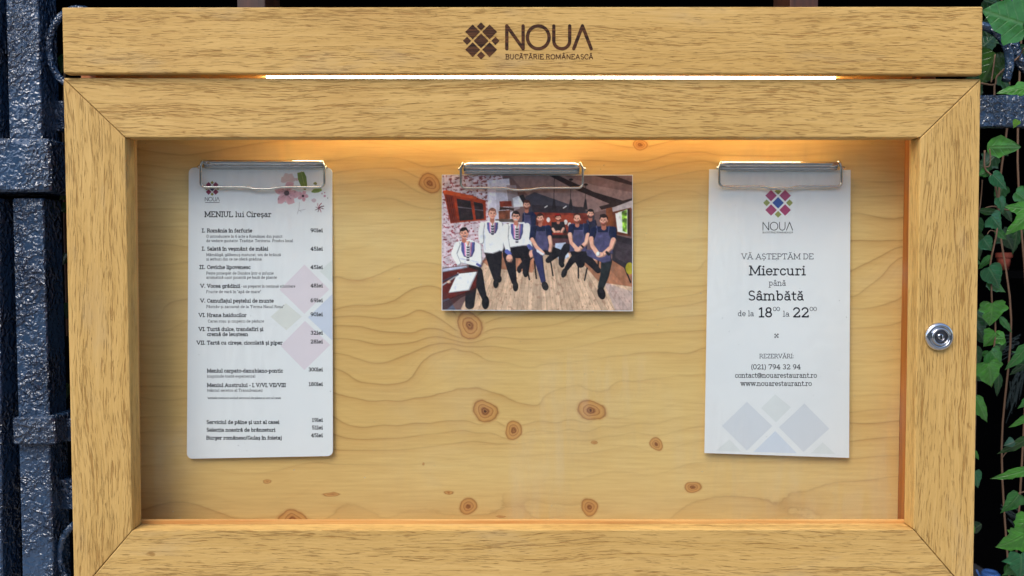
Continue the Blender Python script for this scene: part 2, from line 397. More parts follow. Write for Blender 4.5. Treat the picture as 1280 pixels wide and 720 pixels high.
lv(16, [(172, 541), (235, 540)] + cropA((45, 415), (130, 432), (220, 430), (340, 418), (460, 405), (540, 412), (600, 434), (660, 412), (700, 405), (800, 400), (900, 390), (1000, 385), (1120, 370), (1230, 355)) + cropR((815, 275), (985, 262)))
lv(17, [(172, 557), (235, 557)] + cropA((45, 465), (160, 468), (280, 465), (400, 450), (500, 440), (600, 444), (700, 440), (800, 435), (1000, 410), (1230, 390)) + cropR((815, 312), (985, 305)))
lv(18, [(172, 583), (235, 580)] + cropA((0, 505), (100, 512), (230, 515), (330, 512), (450, 500), (600, 490), (760, 478), (900, 470), (1040, 467), (1080, 476), (1150, 455), (1230, 438)) + cropR((815, 378), (985, 362)))
lv(19, cropA((1280, 505), (1150, 520), (1000, 538), (870, 545), (770, 562), (690, 578), (615, 590), (650, 600), (690, 630), (760, 640), (830, 640), (930, 655)) + cropR((300, 455), (620, 447), (985, 430)))
lv(19.25, cropA((760, 602), (900, 600), (1050, 580)))
lv(18.8, cropA((420, 560), (200, 600), (480, 600), (40, 580)))
lv(20, cropR((985, 505), (860, 522), (700, 545), (600, 565), (515, 590), (530, 605), (600, 625), (700, 645), (800, 662)))
lv(20.3, cropR((760, 600), (900, 590)))
lv(19, cropA((0, 690), (200, 682), (400, 672), (560, 668), (700, 690)) + [(172, 640), (300, 648)])
lv(21, [(130, 715), (400, 712), (700, 712), (1000, 712), (1150, 700)])
T = np.array(T, float); P = T[:, :2]/100.0; V = T[:, 2]
def ker(r2): return 0.5*r2*np.log(r2+1e-9)
d2 = ((P[:, None]-P[None])**2).sum(-1); n = len(P)
A = np.zeros((n+3, n+3)); A[:n, :n] = ker(d2)+np.eye(n)*.0015; A[:n, n] = 1; A[:n, n+1:] = P; A[n, :n] = 1; A[n+1:, :n] = P.T
W = np.linalg.solve(A, np.concatenate([V, [0, 0, 0]]))
nx, ny = 396, 232
gx = np.linspace(118, 1160, nx); gy = np.linspace(70, 712, ny)
GX, GY = np.meshgrid(gx, gy); Q = np.stack([GX.ravel(), GY.ravel()], 1)/100.0
Fld = np.zeros(len(Q))
for i in range(0, len(Q), 8192):
    q = Q[i:i+8192]; Fld[i:i+8192] = ker(((q[:, None]-P[None])**2).sum(-1)) @ W[:n] + W[n] + q @ W[n+1:]
Fg = Fld.reshape(ny, nx); dy_, dx_ = np.gradient(Fg, gy[1]-gy[0], gx[1]-gx[0])
Gr = np.clip(np.sqrt(dx_**2+dy_**2), .012, .25)
KN = [(587, 407, 19, 18), (606, 514, 18, 15), (642, 538, 13, 12), (739, 513, 19, 14), (820, 555, 9, 9), (866, 609, 11, 8), (585, 633, 13, 11),
      (737, 634, 13, 11), (537, 229, 15, 14), (366, 651, 25, 14), (800, 181, 11, 7), (626, 646, 7, 2), (415, 618, 13, 3), (561, 616, 9, 2.5), (334, 602, 7, 3), (743, 553, 6, 2.5), (529, 580, 3, 2)]
KD = np.full(GX.shape, 9.0)
for (kx, ky, ka, kb) in KN:
    xx, yy = GX-kx, GY-ky
    wide = 1+.35*np.exp(-(yy/kb)**2)*(np.abs(xx) > ka*.7)*0
    jt = 1+.10*np.sin(np.arctan2(yy, xx)*2+kx)+.06*np.sin(np.arctan2(yy, xx)*3+ky)
    KD = np.minimum(KD, np.sqrt((xx/(ka*.88))**2+(yy/(kb*.88))**2)*jt)
KD = np.minimum(KD, 3)
me = bpy.data.meshes.new('back_board')
vs = [tuple(U(x, y, YB)) for y in gy for x in gx]
idx = np.arange(nx*ny).reshape(ny, nx)
fc = np.stack([idx[:-1, :-1], idx[1:, :-1], idx[1:, 1:], idx[:-1, 1:]], -1).reshape(-1, 4)
# keep inside the carcass
vv = np.array(vs); vv[:, 0] = np.clip(vv[:, 0], xl+.0002, xr-.0002)
vv[:, 2] = np.clip(vv[:, 2], zbot, zt2-.001)
nv = len(vv)
rim = np.concatenate([idx[0], idx[1:, -1], idx[-1, -2::-1], idx[-2:0:-1, 0]])
back = vv[rim].copy(); back[:, 1] += .009
faces = fc.tolist(); m_ = len(rim)
for i in range(m_):
    j = (i+1) % m_; faces.append([int(rim[i]), int(rim[j]), nv+j, nv+i])
faces.append(list(range(nv+m_-1, nv-1, -1)))
me.from_pydata(np.concatenate([vv, back]).tolist(), [], faces); me.update()
for nm, arr in (('ring', Fg+5), ('grad', Gr), ('knot', KD)):
    at = me.attributes.new(nm, 'FLOAT', 'POINT'); at.data.foreach_set('value', np.concatenate([arr.ravel(), np.full(m_, arr.mean())]).astype('f'))
link('back_board', me, PINE, case)

# lock
def lathe(mb, c, prof, n=40):
    """profile of (radius, height towards the viewer) around a y axis"""
    rings = []
    for r, h in prof:
        rings.append([mb.vert((c.x+r*math.cos(2*math.pi*k/n), c.y-h, c.z+r*math.sin(2*math.pi*k/n))) for k in range(n)])
    for a, b in zip(rings, rings[1:]):
        for k in range(n): mb.f.append([a[k], a[(k+1) % n], b[(k+1) % n], b[k]])
    mb.f.append(rings[-1])
lc = U(1173, 420.5, 0); q = PX
mb = MB(); lathe(mb, lc, [(18*q, 0), (18*q, .0008), (17.4*q, .0018), (16*q, .0027), (14*q, .0032), (12.6*q, .0030), (11.8*q, .0022), (11.4*q, .0022), (11.2*q, .0034), (10.4*q, .0040), (9*q, .0040), (8.6*q, .0034), (8.5*q, .0010)])
lock = mb.build('lock', CHROME, case, smooth=True)
mb = MB(); lathe(mb, lc, [(8.4*q, .0008), (8.4*q, .0030), (7.8*q, .0034), (4.6*q, .0030), (4.2*q, .0022)])
mb.build('lock_plug', DARKMET, lock, smooth=True)
mb = MB(); lathe(mb, lc, [(3.9*q, .002), (3.9*q, .0029), (3.4*q, .0033), (.2*q, .0035)]); mb.build('key_plug', CHROME, lock, smooth=True)
box('keyhole', (lc.x-.0005, -.0041, lc.z-.0018), (lc.x+.0005, -.0025, lc.z+.0018), BLACK, lock, bev=0)

# ================================================================== lettering (strokes as real thin geometry)
G = {
'a': (52, 'A 24 35 14 13 10 165;L 38 35 38 5;L 38 5 46 0;A 22 14 15 14 0 360'), 'b': (56, 'L 4 70 12 70;L 12 70 12 0;A 29 23 17 23 0 360'),
'c': (46, 'A 25 24 18 24 35 325'), 'd': (58, 'L 33 70 42 70;L 42 70 42 0;L 42 0 50 0;A 25 23 17 23 0 360'),
'e': (50, 'A 25 24 19 24 0 318;L 6 25 44 25'), 'f': (36, 'L 14 0 14 56;A 25 56 11 14 50 180;L 4 46 28 46;S 14 0 11'),
'g': (54, 'A 24 27 17 20 0 360;L 41 47 41 -4;A 25 -4 16 15 190 360;L 41 47 50 47'), 'h': (60, 'L 4 70 12 70;L 12 70 12 0;A 29 30 16 17 0 180;L 45 30 45 0;S 12 0 10;S 45 0 10'),
'i': (28, 'L 5 47 14 47;L 14 47 14 0;S 14 0 11;D 14 66'), 'j': (26, 'L 6 47 15 47;L 15 47 15 -6;A 6 -6 9 13 260 360;D 15 66'),
'k': (56, 'L 4 70 12 70;L 12 70 12 0;L 42 46 14 18;L 22 26 44 0;S 12 0 9;S 44 0 8;S 40 47 8'), 'l': (28, 'L 5 70 14 70;L 14 70 14 0;S 14 0 11'),
'm': (88, 'L 4 47 12 47;L 12 47 12 0;A 27 32 15 15 0 180;L 42 32 42 0;A 57 32 15 15 0 180;L 72 32 72 0;S 12 0 9;S 42 0 8;S 72 0 9'),
'n': (60, 'L 4 47 12 47;L 12 47 12 0;A 29 30 16 17 0 180;L 45 30 45 0;S 12 0 10;S 45 0 10'), 'o': (52, 'A 26 24 20 24 0 360'),
'p': (56, 'L 4 47 12 47;L 12 47 12 -21;A 29 24 17 23 0 360;S 12 -21 11'), 'r': (44, 'L 4 47 14 47;L 14 47 14 0;S 14 0 12;A 28 32 14 15 35 180'),
's': (44, 'A 22 35 14 12 25 270;A 22 12 15 12 -150 90'), 't': (38, 'L 15 62 15 12;A 26 12 11 12 180 300;L 4 46 31 46'),
'u': (60, 'L 4 47 12 47;L 12 47 12 16;A 27 16 15 16 180 360;L 33 47 42 47;L 42 47 42 0;L 42 0 51 0'), 'v': (52, 'L 8 47 26 0;L 26 0 44 47;S 8 47 9;S 44 47 9'),
'w': (76, 'L 8 47 22 0;L 22 0 38 46;L 38 46 54 0;L 54 0 68 47;S 8 47 9;S 68 47 9;S 38 47 8'), 'y': (52, 'L 8 47 26 2;L 44 47 22 -18;L 22 -18 10 -18;S 8 47 9;S 44 47 9'),
'z': (46, 'L 8 47 38 47;L 38 47 8 0;L 8 0 40 0'), 'x': (50, 'L 8 47 42 0;L 42 47 8 0'),
'A': (70, 'L 9 0 34 70;L 34 70 60 0;L 18 24 51 24;S 9 0 10;S 60 0 10'), 'B': (60, 'L 12 0 12 70;L 4 70 34 70;A 34 53 15 17 -90 90;L 12 36 36 36;A 36 18 17 18 -90 90;L 4 0 36 0'),
'C': (62, 'A 34 35 26 35 45 315;L 53 66 53 50'), 'D': (66, 'L 12 0 12 70;L 4 70 30 70;A 30 35 28 35 -90 90;L 4 0 30 0'),
'E': (60, 'L 12 0 12 70;L 4 70 50 70;L 50 70 50 58;L 12 36 36 36;L 4 0 52 0;L 52 0 52 12'), 'F': (56, 'L 12 0 12 70;L 4 70 50 70;L 50 70 50 58;L 12 36 36 36;S 12 0 10'),
'G': (68, 'A 34 35 26 35 45 330;L 58 30 58 4;S 54 30 11'), 'H': (70, 'L 12 0 12 70;L 56 0 56 70;L 12 36 56 36;S 12 0 9;S 12 70 9;S 56 0 9;S 56 70 9'),
'I': (28, 'L 14 0 14 70;S 14 0 11;S 14 70 11'), 'L': (56, 'L 12 0 12 70;S 12 70 11;L 4 0 50 0;L 50 0 50 14'),
'M': (84, 'L 12 0 12 70;L 12 70 42 10;L 42 10 70 70;L 70 70 70 0;S 12 0 10;S 70 0 10;S 8 70 6;S 74 70 6'), 'N': (70, 'L 12 0 12 70;L 12 70 56 0;L 56 0 56 70;S 12 0 10;S 8 70 7;S 56 70 10'),
'O': (70, 'A 35 35 28 35 0 360'), 'P': (58, 'L 12 0 12 70;L 4 70 34 70;A 34 51 17 19 -90 90;L 12 32 34 32;S 12 0 11'),
'R': (66, 'L 12 0 12 70;L 4 70 34 70;A 34 52 16 18 -90 90;L 12 34 36 34;L 36 34 56 0;S 12 0 10;S 58 0 7'), 'S': (56, 'A 28 52 18 18 30 270;A 28 17 20 17 -150 90'),
'T': (62, 'L 30 0 30 70;L 5 70 56 70;L 5 70 5 56;L 56 70 56 56;S 30 0 11'), 'U': (70, 'L 12 70 12 24;A 33 24 21 24 180 360;L 54 24 54 70;S 12 70 9;S 54 70 9'),
'V': (68, 'L 8 70 33 0;L 33 0 58 70;S 8 70 10;S 58 70 10'), 'Z': (56, 'L 8 70 48 70;L 48 70 8 0;L 8 0 50 0;L 8 70 8 58'),
'0': (52, 'A 26 35 19 35 0 360'), '1': (42, 'L 8 60 22 70;L 22 70 22 0;S 22 0 14'), '2': (54, 'A 26 50 18 20 -35 165;L 40 38 8 0;L 8 0 46 0;L 46 0 46 9'),
'3': (52, 'A 25 52 16 18 -90 150;A 25 17 19 17 -150 90'), '4': (54, 'L 36 0 36 70;L 36 70 6 20;L 6 20 50 20;S 36 0 11'), '5': (52, 'L 42 70 14 70;L 14 70 12 40;A 26 22 18 22 -140 130'),
'6': (52, 'A 26 21 18 21 0 360;A 34 28 26 42 90 185'), '7': (52, 'L 8 70 46 70;L 46 70 22 0;L 8 70 8 60'), '8': (52, 'A 26 53 15 17 0 360;A 26 18 18 18 0 360'),
'9': (52, 'A 26 49 18 21 0 360;A 18 42 26 42 -90 5'), '.': (20, 'D 9 4'), ',': (20, 'L 10 5 6 -9'), '-': (32, 'L 6 25 26 25'), ':': (22, 'D 10 6;D 10 40'),
'(': (26, 'A 26 28 16 46 115 245'), ')': (26, 'A 0 28 16 46 -65 65'), '/': (38, 'L 4 -6 32 74'), '"': (26, 'L 8 72 8 52;L 18 72 18 52'), '*': (30, 'L 6 60 24 60;L 15 70 15 50;L 8 68 22 52'),
'@': (74, 'A 36 30 30 34 -50 300;A 36 30 13 15 0 360;L 49 44 51 18'), ' ': (26, ''), "'": (14, 'L 7 72 7 54')}
DIA = {'ă': ('a', 'A 25 68 10 8 190 350'), 'â': ('a', 'L 15 60 25 70;L 25 70 35 60'), 'î': ('i', 'L 5 60 14 70;L 14 70 23 60'), 'ş': ('s', 'L 23 -8 19 -19'), 'ţ': ('t', 'L 22 -8 18 -19'),
       'Ă': ('A', 'A 34 90 11 9 190 350'), 'Â': ('A', 'L 24 80 34 92;L 34 92 44 80'), 'Ş': ('S', 'L 29 -9 25 -21')}
def strokes(ch):
    extra = ''
    if ch in DIA:
        b, extra = DIA[ch]; adv, s = G[b]
        if ch == 'î': s = s.replace(';D 14 66', '')
        s = s+';'+extra
    else: adv, s = G[ch]
    return adv, [t.split() for t in s.split(';') if t]
def ribbon(mb, pts, hw, put, caps=2, col=None):
    """flat ribbon along pts; put maps (x, y) to a world point"""
    pts = [np.array(p, float) for p in pts]; closed = np.allclose(pts[0], pts[-1]) and len(pts) > 3
    L_, R_ = [], []
    m = len(pts)
    for i, p in enumerate(pts):
        a = pts[i-1] if i else (pts[-2] if closed else p); b = pts[i+1] if i < m-1 else (pts[1] if closed else p)
        t = b-a; t = t/(np.linalg.norm(t)+1e-12); nn = np.array([-t[1], t[0]])
        L_.append(p+nn*hw); R_.append(p-nn*hw)
    ia = [mb.vert(put(*p), col) for p in L_]; ib = [mb.vert(put(*p), col) for p in R_]
    for i in range(m-1): mb.f.append([ia[i], ib[i], ib[i+1], ia[i+1]])
    if caps and not closed:
        for e, sgn in ((0, -1), (m-1, 1)):
            q0 = pts[e]; q1 = pts[1 if e == 0 else m-2]; t = (q0-q1)/(np.linalg.norm(q0-q1)+1e-12); nn = np.array([-t[1], t[0]])
            arc = [q0 + (nn*math.cos(a) + t*math.sin(a))*hw for a in np.linspace(0, math.pi, caps+2)]
            mb.f.append([mb.vert(put(*p), col) for p in arc])
def text(mb, s, x0, x1, base, cap, wt, place, sans=False, caps=1, gapk=1.0, italic=0):
    """lay the string from pixel x0 to x1 on the baseline; cap = capital height in pixels; place(px, py, lift) -> point"""
    pen = 0; glyphs = []
    for ch in s:
        adv, st = strokes(ch); glyphs.append((pen, st)); pen += adv
    kx = (x1-x0)/(pen-8); ky = cap/70.0; hw = wt/2
    for pen, st in glyphs:
        for k, t in enumerate(st):
            c = t[0]; v = [float(z) for z in t[1:]]
            if c == 'S':
                if sans: continue
                v = [v[0]-v[2], v[1], v[0]+v[2], v[1]]; c = 'L'
            if c == 'L': pts = [(v[0], v[1]), (v[2], v[3])]
            elif c == 'A':
                r = max(v[2]*kx, v[3]*ky); nseg = max(5, int(abs(v[5]-v[4])/360*(10 if r < 2.5 else 22)))
                pts = [(v[0]+v[2]*math.cos(R(a)), v[1]+v[3]*math.sin(R(a))) for a in np.linspace(v[4], v[5], nseg+1)]
            else: pts = [(v[0]-1, v[1]), (v[0]+1, v[1])]
            P2 = [(x0+(pen+a-4)*kx, base-b*ky) for a, b in pts]
            ww = hw*(1.35 if c == 'D' else 1)
            lift = 3e-6*(k+1)
            ribbon(mb, P2, ww, lambda a, b, l=lift: place(a, b, l), caps)
def diamond(mb, cx, cy, h, place, lift=0, col=None, hy=None):
    hy = hy or h
    mb.poly([place(cx-h, cy, lift), place(cx, cy+hy, lift), place(cx+h, cy, lift), place(cx, cy-hy, lift)], col)
def brand(mb, x0, x1, yt, yb, wt, place, caps=6):
    """N O U and an A without its bar, monoline, round ended"""
    k = (x1-x0)/110.0; X = lambda v: x0+v*k; H = yb-yt; hw = wt/2; e = hw
    def rb(pts, l): ribbon(mb, pts, hw, lambda a, b, q=l: place(a, b, q), caps)
    yt += e; yb -= e
    rb([(X(2), yb), (X(2), yt)], 3e-6); rb([(X(2), yt), (X(22.5), yb)], 6e-6); rb([(X(22.5), yb), (X(22.5), yt)], 9e-6)
    cy = (yt+yb)/2; r = 13.6*k; ry = (yb-yt)/2
    rb([(X(41.5)+r*math.cos(a), cy+ry*math.sin(a)) for a in np.linspace(0, 2*math.pi, 41)], 3e-6)
    ru = 10*k
    rb([(X(61), yt)]+[(X(61)+ru-ru*math.cos(a), yb-ru+ru*math.sin(a)) for a in np.linspace(0, math.pi, 16)]+[(X(61)+2*ru, yt)], 3e-6)
    rb([(X(86), yb), (X(97), yt)], 3e-6); rb([(X(97), yt), (X(108), yb)], 6e-6)

# engraving on the top board
def pl_top(px, py, lift=0): return U(px, py, YT-.00012-lift)
mb = MB()
for (x, y, h) in [(601.3, 51, 9.3), (590.8, 39.8, 9.3), (612, 39.8, 9.3), (590.8, 62, 9.3), (612, 62, 9.3), (601.3, 33, 5.2), (601.3, 69.2, 5.2), (583.8, 51, 5.2), (619.3, 51, 5.2)]:
    diamond(mb, x, y, h, pl_top)
logo = mb.build('engraved_emblem', BURNT, top)
set_uv(logo.data, 'h', (.3, .11))
mb = MB(); brand(mb, 631.5, 741, 30.2, 63, 4.2, pl_top); o = mb.build('engraved_lettering', BURNT, top); set_uv(o.data, 'h', (.3, .11))
mb = MB(); text(mb, 'BUCĂTĂRIE ROMÂNEASCĂ', 632, 741.5, 73.8, 5.9, .95, pl_top, sans=True); mb.build('engraved_tagline', BURNT, top)

# ------------------------------------------------------------------ sheets
def sheet(name, corners, ytop, ybot, th, mat, rad=0, curl=0.0, parent=None):
    """thin card through four pixel corners (tl, tr, br, bl), hanging slightly off the board"""
    tl, tr, br, bl = [np.array(c, float) for c in corners]
    def Y(py):
        t = (py-tl[1])/(bl[1]-tl[1]); return ytop+(ybot-ytop)*t + curl*math.sin(math.pi*min(max(t, 0), 1))
    def place(px, py, lift=0): return U(px, py, Y(py)-.00004-lift)
    nu, nv_ = 8, 24
    ol = []
    def q(s, t): return (tl*(1-s)+tr*s)*(1-t)+(bl*(1-s)+br*s)*t
    W_ = np.linalg.norm(tr-tl); H_ = np.linalg.norm(bl-tl)
    mb = MB(); grid = []
    ts = [0]+[rad/H_*(1-math.cos(a)) for a in np.linspace(0, math.pi/2, 6)][1:] if rad else [0]
    mid = list(np.linspace(ts[-1], 1-ts[-1], nv_))
    tt = ts[:-1]+mid+[1-t for t in ts[:-1]][::-1] if rad else list(np.linspace(0, 1, nv_))
    rows = []
    for t in tt:
        d = min(t, 1-t)*H_; ins = 0
        if rad and d < rad: ins = rad-math.sqrt(max(rad*rad-(rad-d)**2, 0))
        rows.append([tuple(q(ins/W_+(1-2*ins/W_)*s, t)) for s in np.linspace(0, 1, nu)])
    fr = [[mb.vert(U(x, y, Y(y))) for x, y in r] for r in rows]
    bk = [[mb.vert(U(x, y, Y(y))+Vector((0, th, 0))) for x, y in r] for r in rows]
    for i in range(len(rows)-1):
        for j in range(nu-1):
            mb.f.append([fr[i][j], fr[i+1][j], fr[i+1][j+1], fr[i][j+1]]); mb.f.append([bk[i][j], bk[i][j+1], bk[i+1][j+1], bk[i+1][j]])
        mb.f.append([fr[i][0], bk[i][0], bk[i+1][0], fr[i+1][0]]); mb.f.append([fr[i][-1], fr[i+1][-1], bk[i+1][-1], bk[i][-1]])
    for r in (0, -1):
        for j in range(nu-1): mb.f.append([fr[r][j], fr[r][j+1], bk[r][j+1], bk[r][j]])
    return mb, place

# left: menu card
mc = [(236, 209.5), (415, 209.3), (416, 570), (233.6, 573.5)]
root = empty('menu_card', U(325, 572, .04)); tag(root, 'tall white menu card with rounded corners and printed dishes and prices under the left clip', 'menu')
mb, pm = sheet('card', mc, .0400, .0385, .0012, PAPER, 6.5)
mb.build('card', PAPER, root)
mb = MB(); pk, bl_, yl, gn = hexc(232, 222, 231), hexc(212, 220, 238), hexc(228, 230, 226), hexc(225, 231, 231)
c4 = lambda *p: [(225+x/4.5, 280+y/4.5) for x, y in p]
for pts, c in ((c4((560, 370), (700, 505), (840, 368), (700, 228)), pk), (c4((565, 685), (700, 822), (845, 680), (703, 545)), pk), (c4((510, 522), (598, 598), (685, 520), (595, 445)), yl),
               (c4((720, 525), (856, 655), (856, 395)), bl_), (c4((785, 265), (855, 330), (855, 203)), gn)):
    mb.poly([pm(x, y, 0) for x, y in pts], c)
mb.build('pale_diamond_print', PRINT, root, colour=True)
mb = MB(); text(mb, 'MENIUL lui Cireşar', 256, 339, 271, 6.3, 1.15, pm); mb.build('menu_heading', INK, root)
mb = MB()
heads = [('I.', 252.5, 'România în farfurie', 259, 315, 290.3), ('I.', 252.5, 'Salată în veşmânt de mălai', 259, 335, 313), ('II.', 249.5, 'Ceviche lipovenesc', 259, 313, 336),
         ('V.', 250.5, 'Vocea grădinii', 259, 300, 359.5), ('V.', 250.5, 'Camuflajul peştelui de munte', 259, 342, 378), ('VI.', 248.5, 'Hrana haiducilor', 259, 308, 396),
         ('VI.', 248.5, 'Turtă dulce, trandafiri şi', 259, 329, 413.5), ('', 0, 'cremă de leuştean', 259, 310, 419.8), ('VII.', 246, 'Tartă cu cireşe, ciocolată şi piper', 259, 353, 430.5),
         ('', 0, 'Meniul carpato-danubiano-pontic', 259, 353.5, 465.5), ('', 0, 'Meniul Austrului - I, V/VI, VII/VIII', 259, 357, 483.5),
         ('', 0, 'Serviciul de pâine şi unt al casei', 258.3, 349, 529.7), ('', 0, 'Selecţia noastră de brânzeturi', 258.3, 344, 539.4), ('', 0, 'Burger românesc/Gulaş în foietaj', 258, 352, 549.3)]
for nme, nxx, s, a, b, y in heads:
    mb = MB(); text(mb, s, a, b, y, 4.3, .95, pm)
    if nme: text(mb, nme, nxx, 256.5, y, 4.3, .95, pm)
    mb.build('dish_lettering', INK, root)
for s, a, b, y in [('O introducere în 6 acte a României din punct', 258, 353, 297), ('de vedere gustativ. Tradiţie. Teritoriu. Produs local.', 258, 367, 302.5), ('Mămăligă, gălbenuş maturat, sos de brânză', 258, 351, 320),
                   ('şi ierburi din ce ne oferă grădina.', 258, 328, 325.4), ('Peşte proaspăt de Dunăre într-o infuzie', 258, 342, 343), ('aromatică uşor picantă pe bază de plante', 258, 346, 348.3),
                   ('- un preparat în continuă schimbare', 301.5, 369, 359.3), ('Fructe de vară în "apă de mare"', 258, 326, 366.2), ('Păstrăv şi zarzavat de la "Ferma Nasul Roşu"', 258, 355, 384.9),
                   ('Caras roşu şi ciuperci de pădure', 260, 330, 403), ('(cuprinde toată experienţa)', 259, 319, 471.8), ('(vântul secetos al Transilvaniei)', 259, 328, 489.5), ]:
    mb = MB(); text(mb, s, a, b, y, 3.3, .52, pm, caps=0); mb.build('description_lettering', INK, root)
mb = MB(); text(mb, '*ambele meniuri includ serviciul de pâine şi unt al casei', 259, 351, 498.6, 2.5, .5, pm, caps=0)
mb.build('description_lettering', INK, root)
for s, y in [('90lei', 290), ('45lei', 313), ('45lei', 336), ('48lei', 359), ('69lei', 377.5), ('90lei', 395), ('32lei', 418), ('28lei', 429)]: mb = MB(); text(mb, s, 388.3, 403.3, y, 4.2, .95, pm); mb.build('price_lettering', INK, root)
for s, x, y in [('300lei', 385.7, 463.9), ('180lei', 386, 482.2), ('19lei', 390, 527), ('51lei', 390, 536.5), ('45lei', 389, 546.2)]: mb = MB(); text(mb, s, x, 403.3, y, 4.2, .95, pm); mb.build('price_lettering', INK, root)
RED, GRN, BLU = hexc(158, 44, 92), hexc(134, 142, 62), hexc(40, 84, 166)
def emblem(mb, cx, cy, k, place, cols):
    for dx, dy, h, c in [(0, 0, 7.2, cols[2]), (-8.8, -9, 7.2, cols[0]), (8.8, -9, 7.2, cols[0]), (-8.8, 9, 7.2, cols[0]), (8.8, 9, 7.2, cols[0]), (0, -14.4, 4.3, cols[1]), (0, 14.4, 4.3, cols[1]), (-14.3, 0, 4.3, cols[1]), (14.3, 0, 4.3, cols[1])]:
        diamond(mb, cx+dx*k, cy+dy*k, h*k, place, 0, c)
mb = MB(); emblem(mb, 265.2, 235.5, .50, pm, (hexc(140, 36, 76), hexc(150, 140, 60), hexc(60, 50, 100))); mb.build('emblem', PRINT, root, colour=True)
mb = MB(); brand(mb, 256, 274.6, 246.2, 251.6, .55, pm, 1); ribbon(mb, [(256.3, 253.1), (274.4, 253.1)], .32, lambda a, b: pm(a, b), 0); mb.build('brand_lettering', INK, root)
# flower painting
def petal(mb, cx, cy, ang, ln, wd, c0, c1, place, lift, n=9, wav=.08):
    dx, dy = math.cos(R(ang)), math.sin(R(ang)); ctr = mb.vert(place(cx+dx*ln*.45, cy+dy*ln*.45, lift), tuple(a*.4+b*.6 for a, b in zip(c0, c1)))
    base = mb.vert(place(cx, cy, lift), c0); ring = [base]
    for t in np.linspace(.06, .94, n):
        a = t*2*math.pi; u = ln*(.5-.5*math.cos(a))*(1+wav*math.sin(a*3+ang)); v = wd*.5*math.sin(a)*(.6+.5*(.5-.5*math.cos(a)))
        ring.append(mb.vert(place(cx+dx*u-dy*v, cy+dy*u+dx*v, lift), c1))
    for i in range(len(ring)): mb.f.append([ctr, ring[i], ring[(i+1) % len(ring)]])
mb = MB(); f0, f1 = hexc(190, 84, 104), hexc(226, 176, 184); p0, p1 = hexc(214, 160, 158), hexc(216, 196, 196)
C6 = lambda x, y: (225+x/6, 190+y/6)
l_ = 3e-6
for a in (190, 250, 300, 340): petal(mb, *C6(810, 215), a, 9.5, 9, p0, p1, pm, l_); l_ += 3e-6
for a in (200, 130, 65, 10, 290): petal(mb, *C6(800, 308), a, 16, 12, f0, f1, pm, l_); l_ += 3e-6
petal(mb, *C6(860, 200), 20, 5, 4, p0, p1, pm, l_)
for a in (0, 75, 150, 220, 290): petal(mb, *C6(922, 330), a, 7, 5.5, hexc(190, 90, 110), f1, pm, l_+3e-6); l_ += 3e-6
petal(mb, *C6(985, 360), 10, 6, 6, hexc(214, 170, 182), hexc(214, 196, 204), pm, l_)
l_ += 3e-6
petal(mb, *C6(940, 285), -105, 25, 12.5, hexc(66, 92, 34), hexc(120, 140, 50), pm, l_)
petal(mb, *C6(985, 300), -18, 14, 7.5, hexc(88, 116, 44), hexc(150, 172, 84), pm, l_)
petal(mb, *C6(1000, 236), 0, 4.6, 4.4, hexc(110, 118, 50), hexc(140, 144, 70), pm, l_)
ribbon(mb, [C6(942, 285), C6(925, 215), C6(908, 145)], .35, lambda a, b: pm(a, b, l_+6e-6), 0, hexc(160, 170, 84))
for (x, y, r) in [(800, 308, 3.4), (922, 330, 1.7), (740, 352, .7), (862, 300, .7), (790, 375, .6), (745, 300, .5), (830, 350, .5), (855, 330, .5)]:
    mb.poly([pm(C6(x, y)[0]+r*math.cos(a), C6(x, y)[1]-r*math.sin(a), l_+9e-6) for a in np.linspace(0, 2*math.pi, 11)[:-1]], hexc(58, 22, 40))
for a in range(0, 360, 28):
    x, y = C6(800, 308); ribbon(mb, [(x+3*math.cos(R(a)), y+3*math.sin(R(a))), (x+(5+2*(a % 3))*math.cos(R(a)), y+(5+2*(a % 3))*math.sin(R(a)))], .18, lambda p, q_: pm(p, q_, l_+12e-6), 0, hexc(80, 30, 50))
x, y = C6(1040, 420)
for k, (a, ln) in enumerate([(-60, 7), (-20, 7), (10, 6), (60, 6), (100, 5), (150, 5), (-100, 6), (200, 4)]):
    ribbon(mb, [(x, y), (x+ln*.5*math.cos(R(a-12)), y+ln*.5*math.sin(R(a-12))), (x+ln*math.cos(R(a)), y+ln*math.sin(R(a)))], .55-.03*k, lambda p, q_, k=k: pm(p, q_, l_+3e-6*k), 1, hexc(92, 34, 56) if k % 3 else hexc(176, 90, 110))
for (x, y, r, c) in [(1085, 330, 1.6, hexc(206, 160, 180)), (1085, 305, .8, hexc(180, 90, 110)), (1108, 345, .6, hexc(60, 50, 60)), (1065, 312, 1.1, hexc(206, 180, 190))]:
    mb.poly([pm(C6(x, y)[0]+r*math.cos(a), C6(x, y)[1]-r*math.sin(a), l_) for a in np.linspace(0, 2*math.pi, 11)[:-1]], c)
for pts in ([(895, 375), (893, 420), (880, 465)], [(893, 435), (912, 452)], [(893, 440), (940, 430)]): ribbon(mb, [C6(*p) for p in pts], .3, lambda p, q_: pm(p, q_, l_), 0, hexc(188, 184, 190))
mb.build('blossom_print', PRINT, root, colour=True)

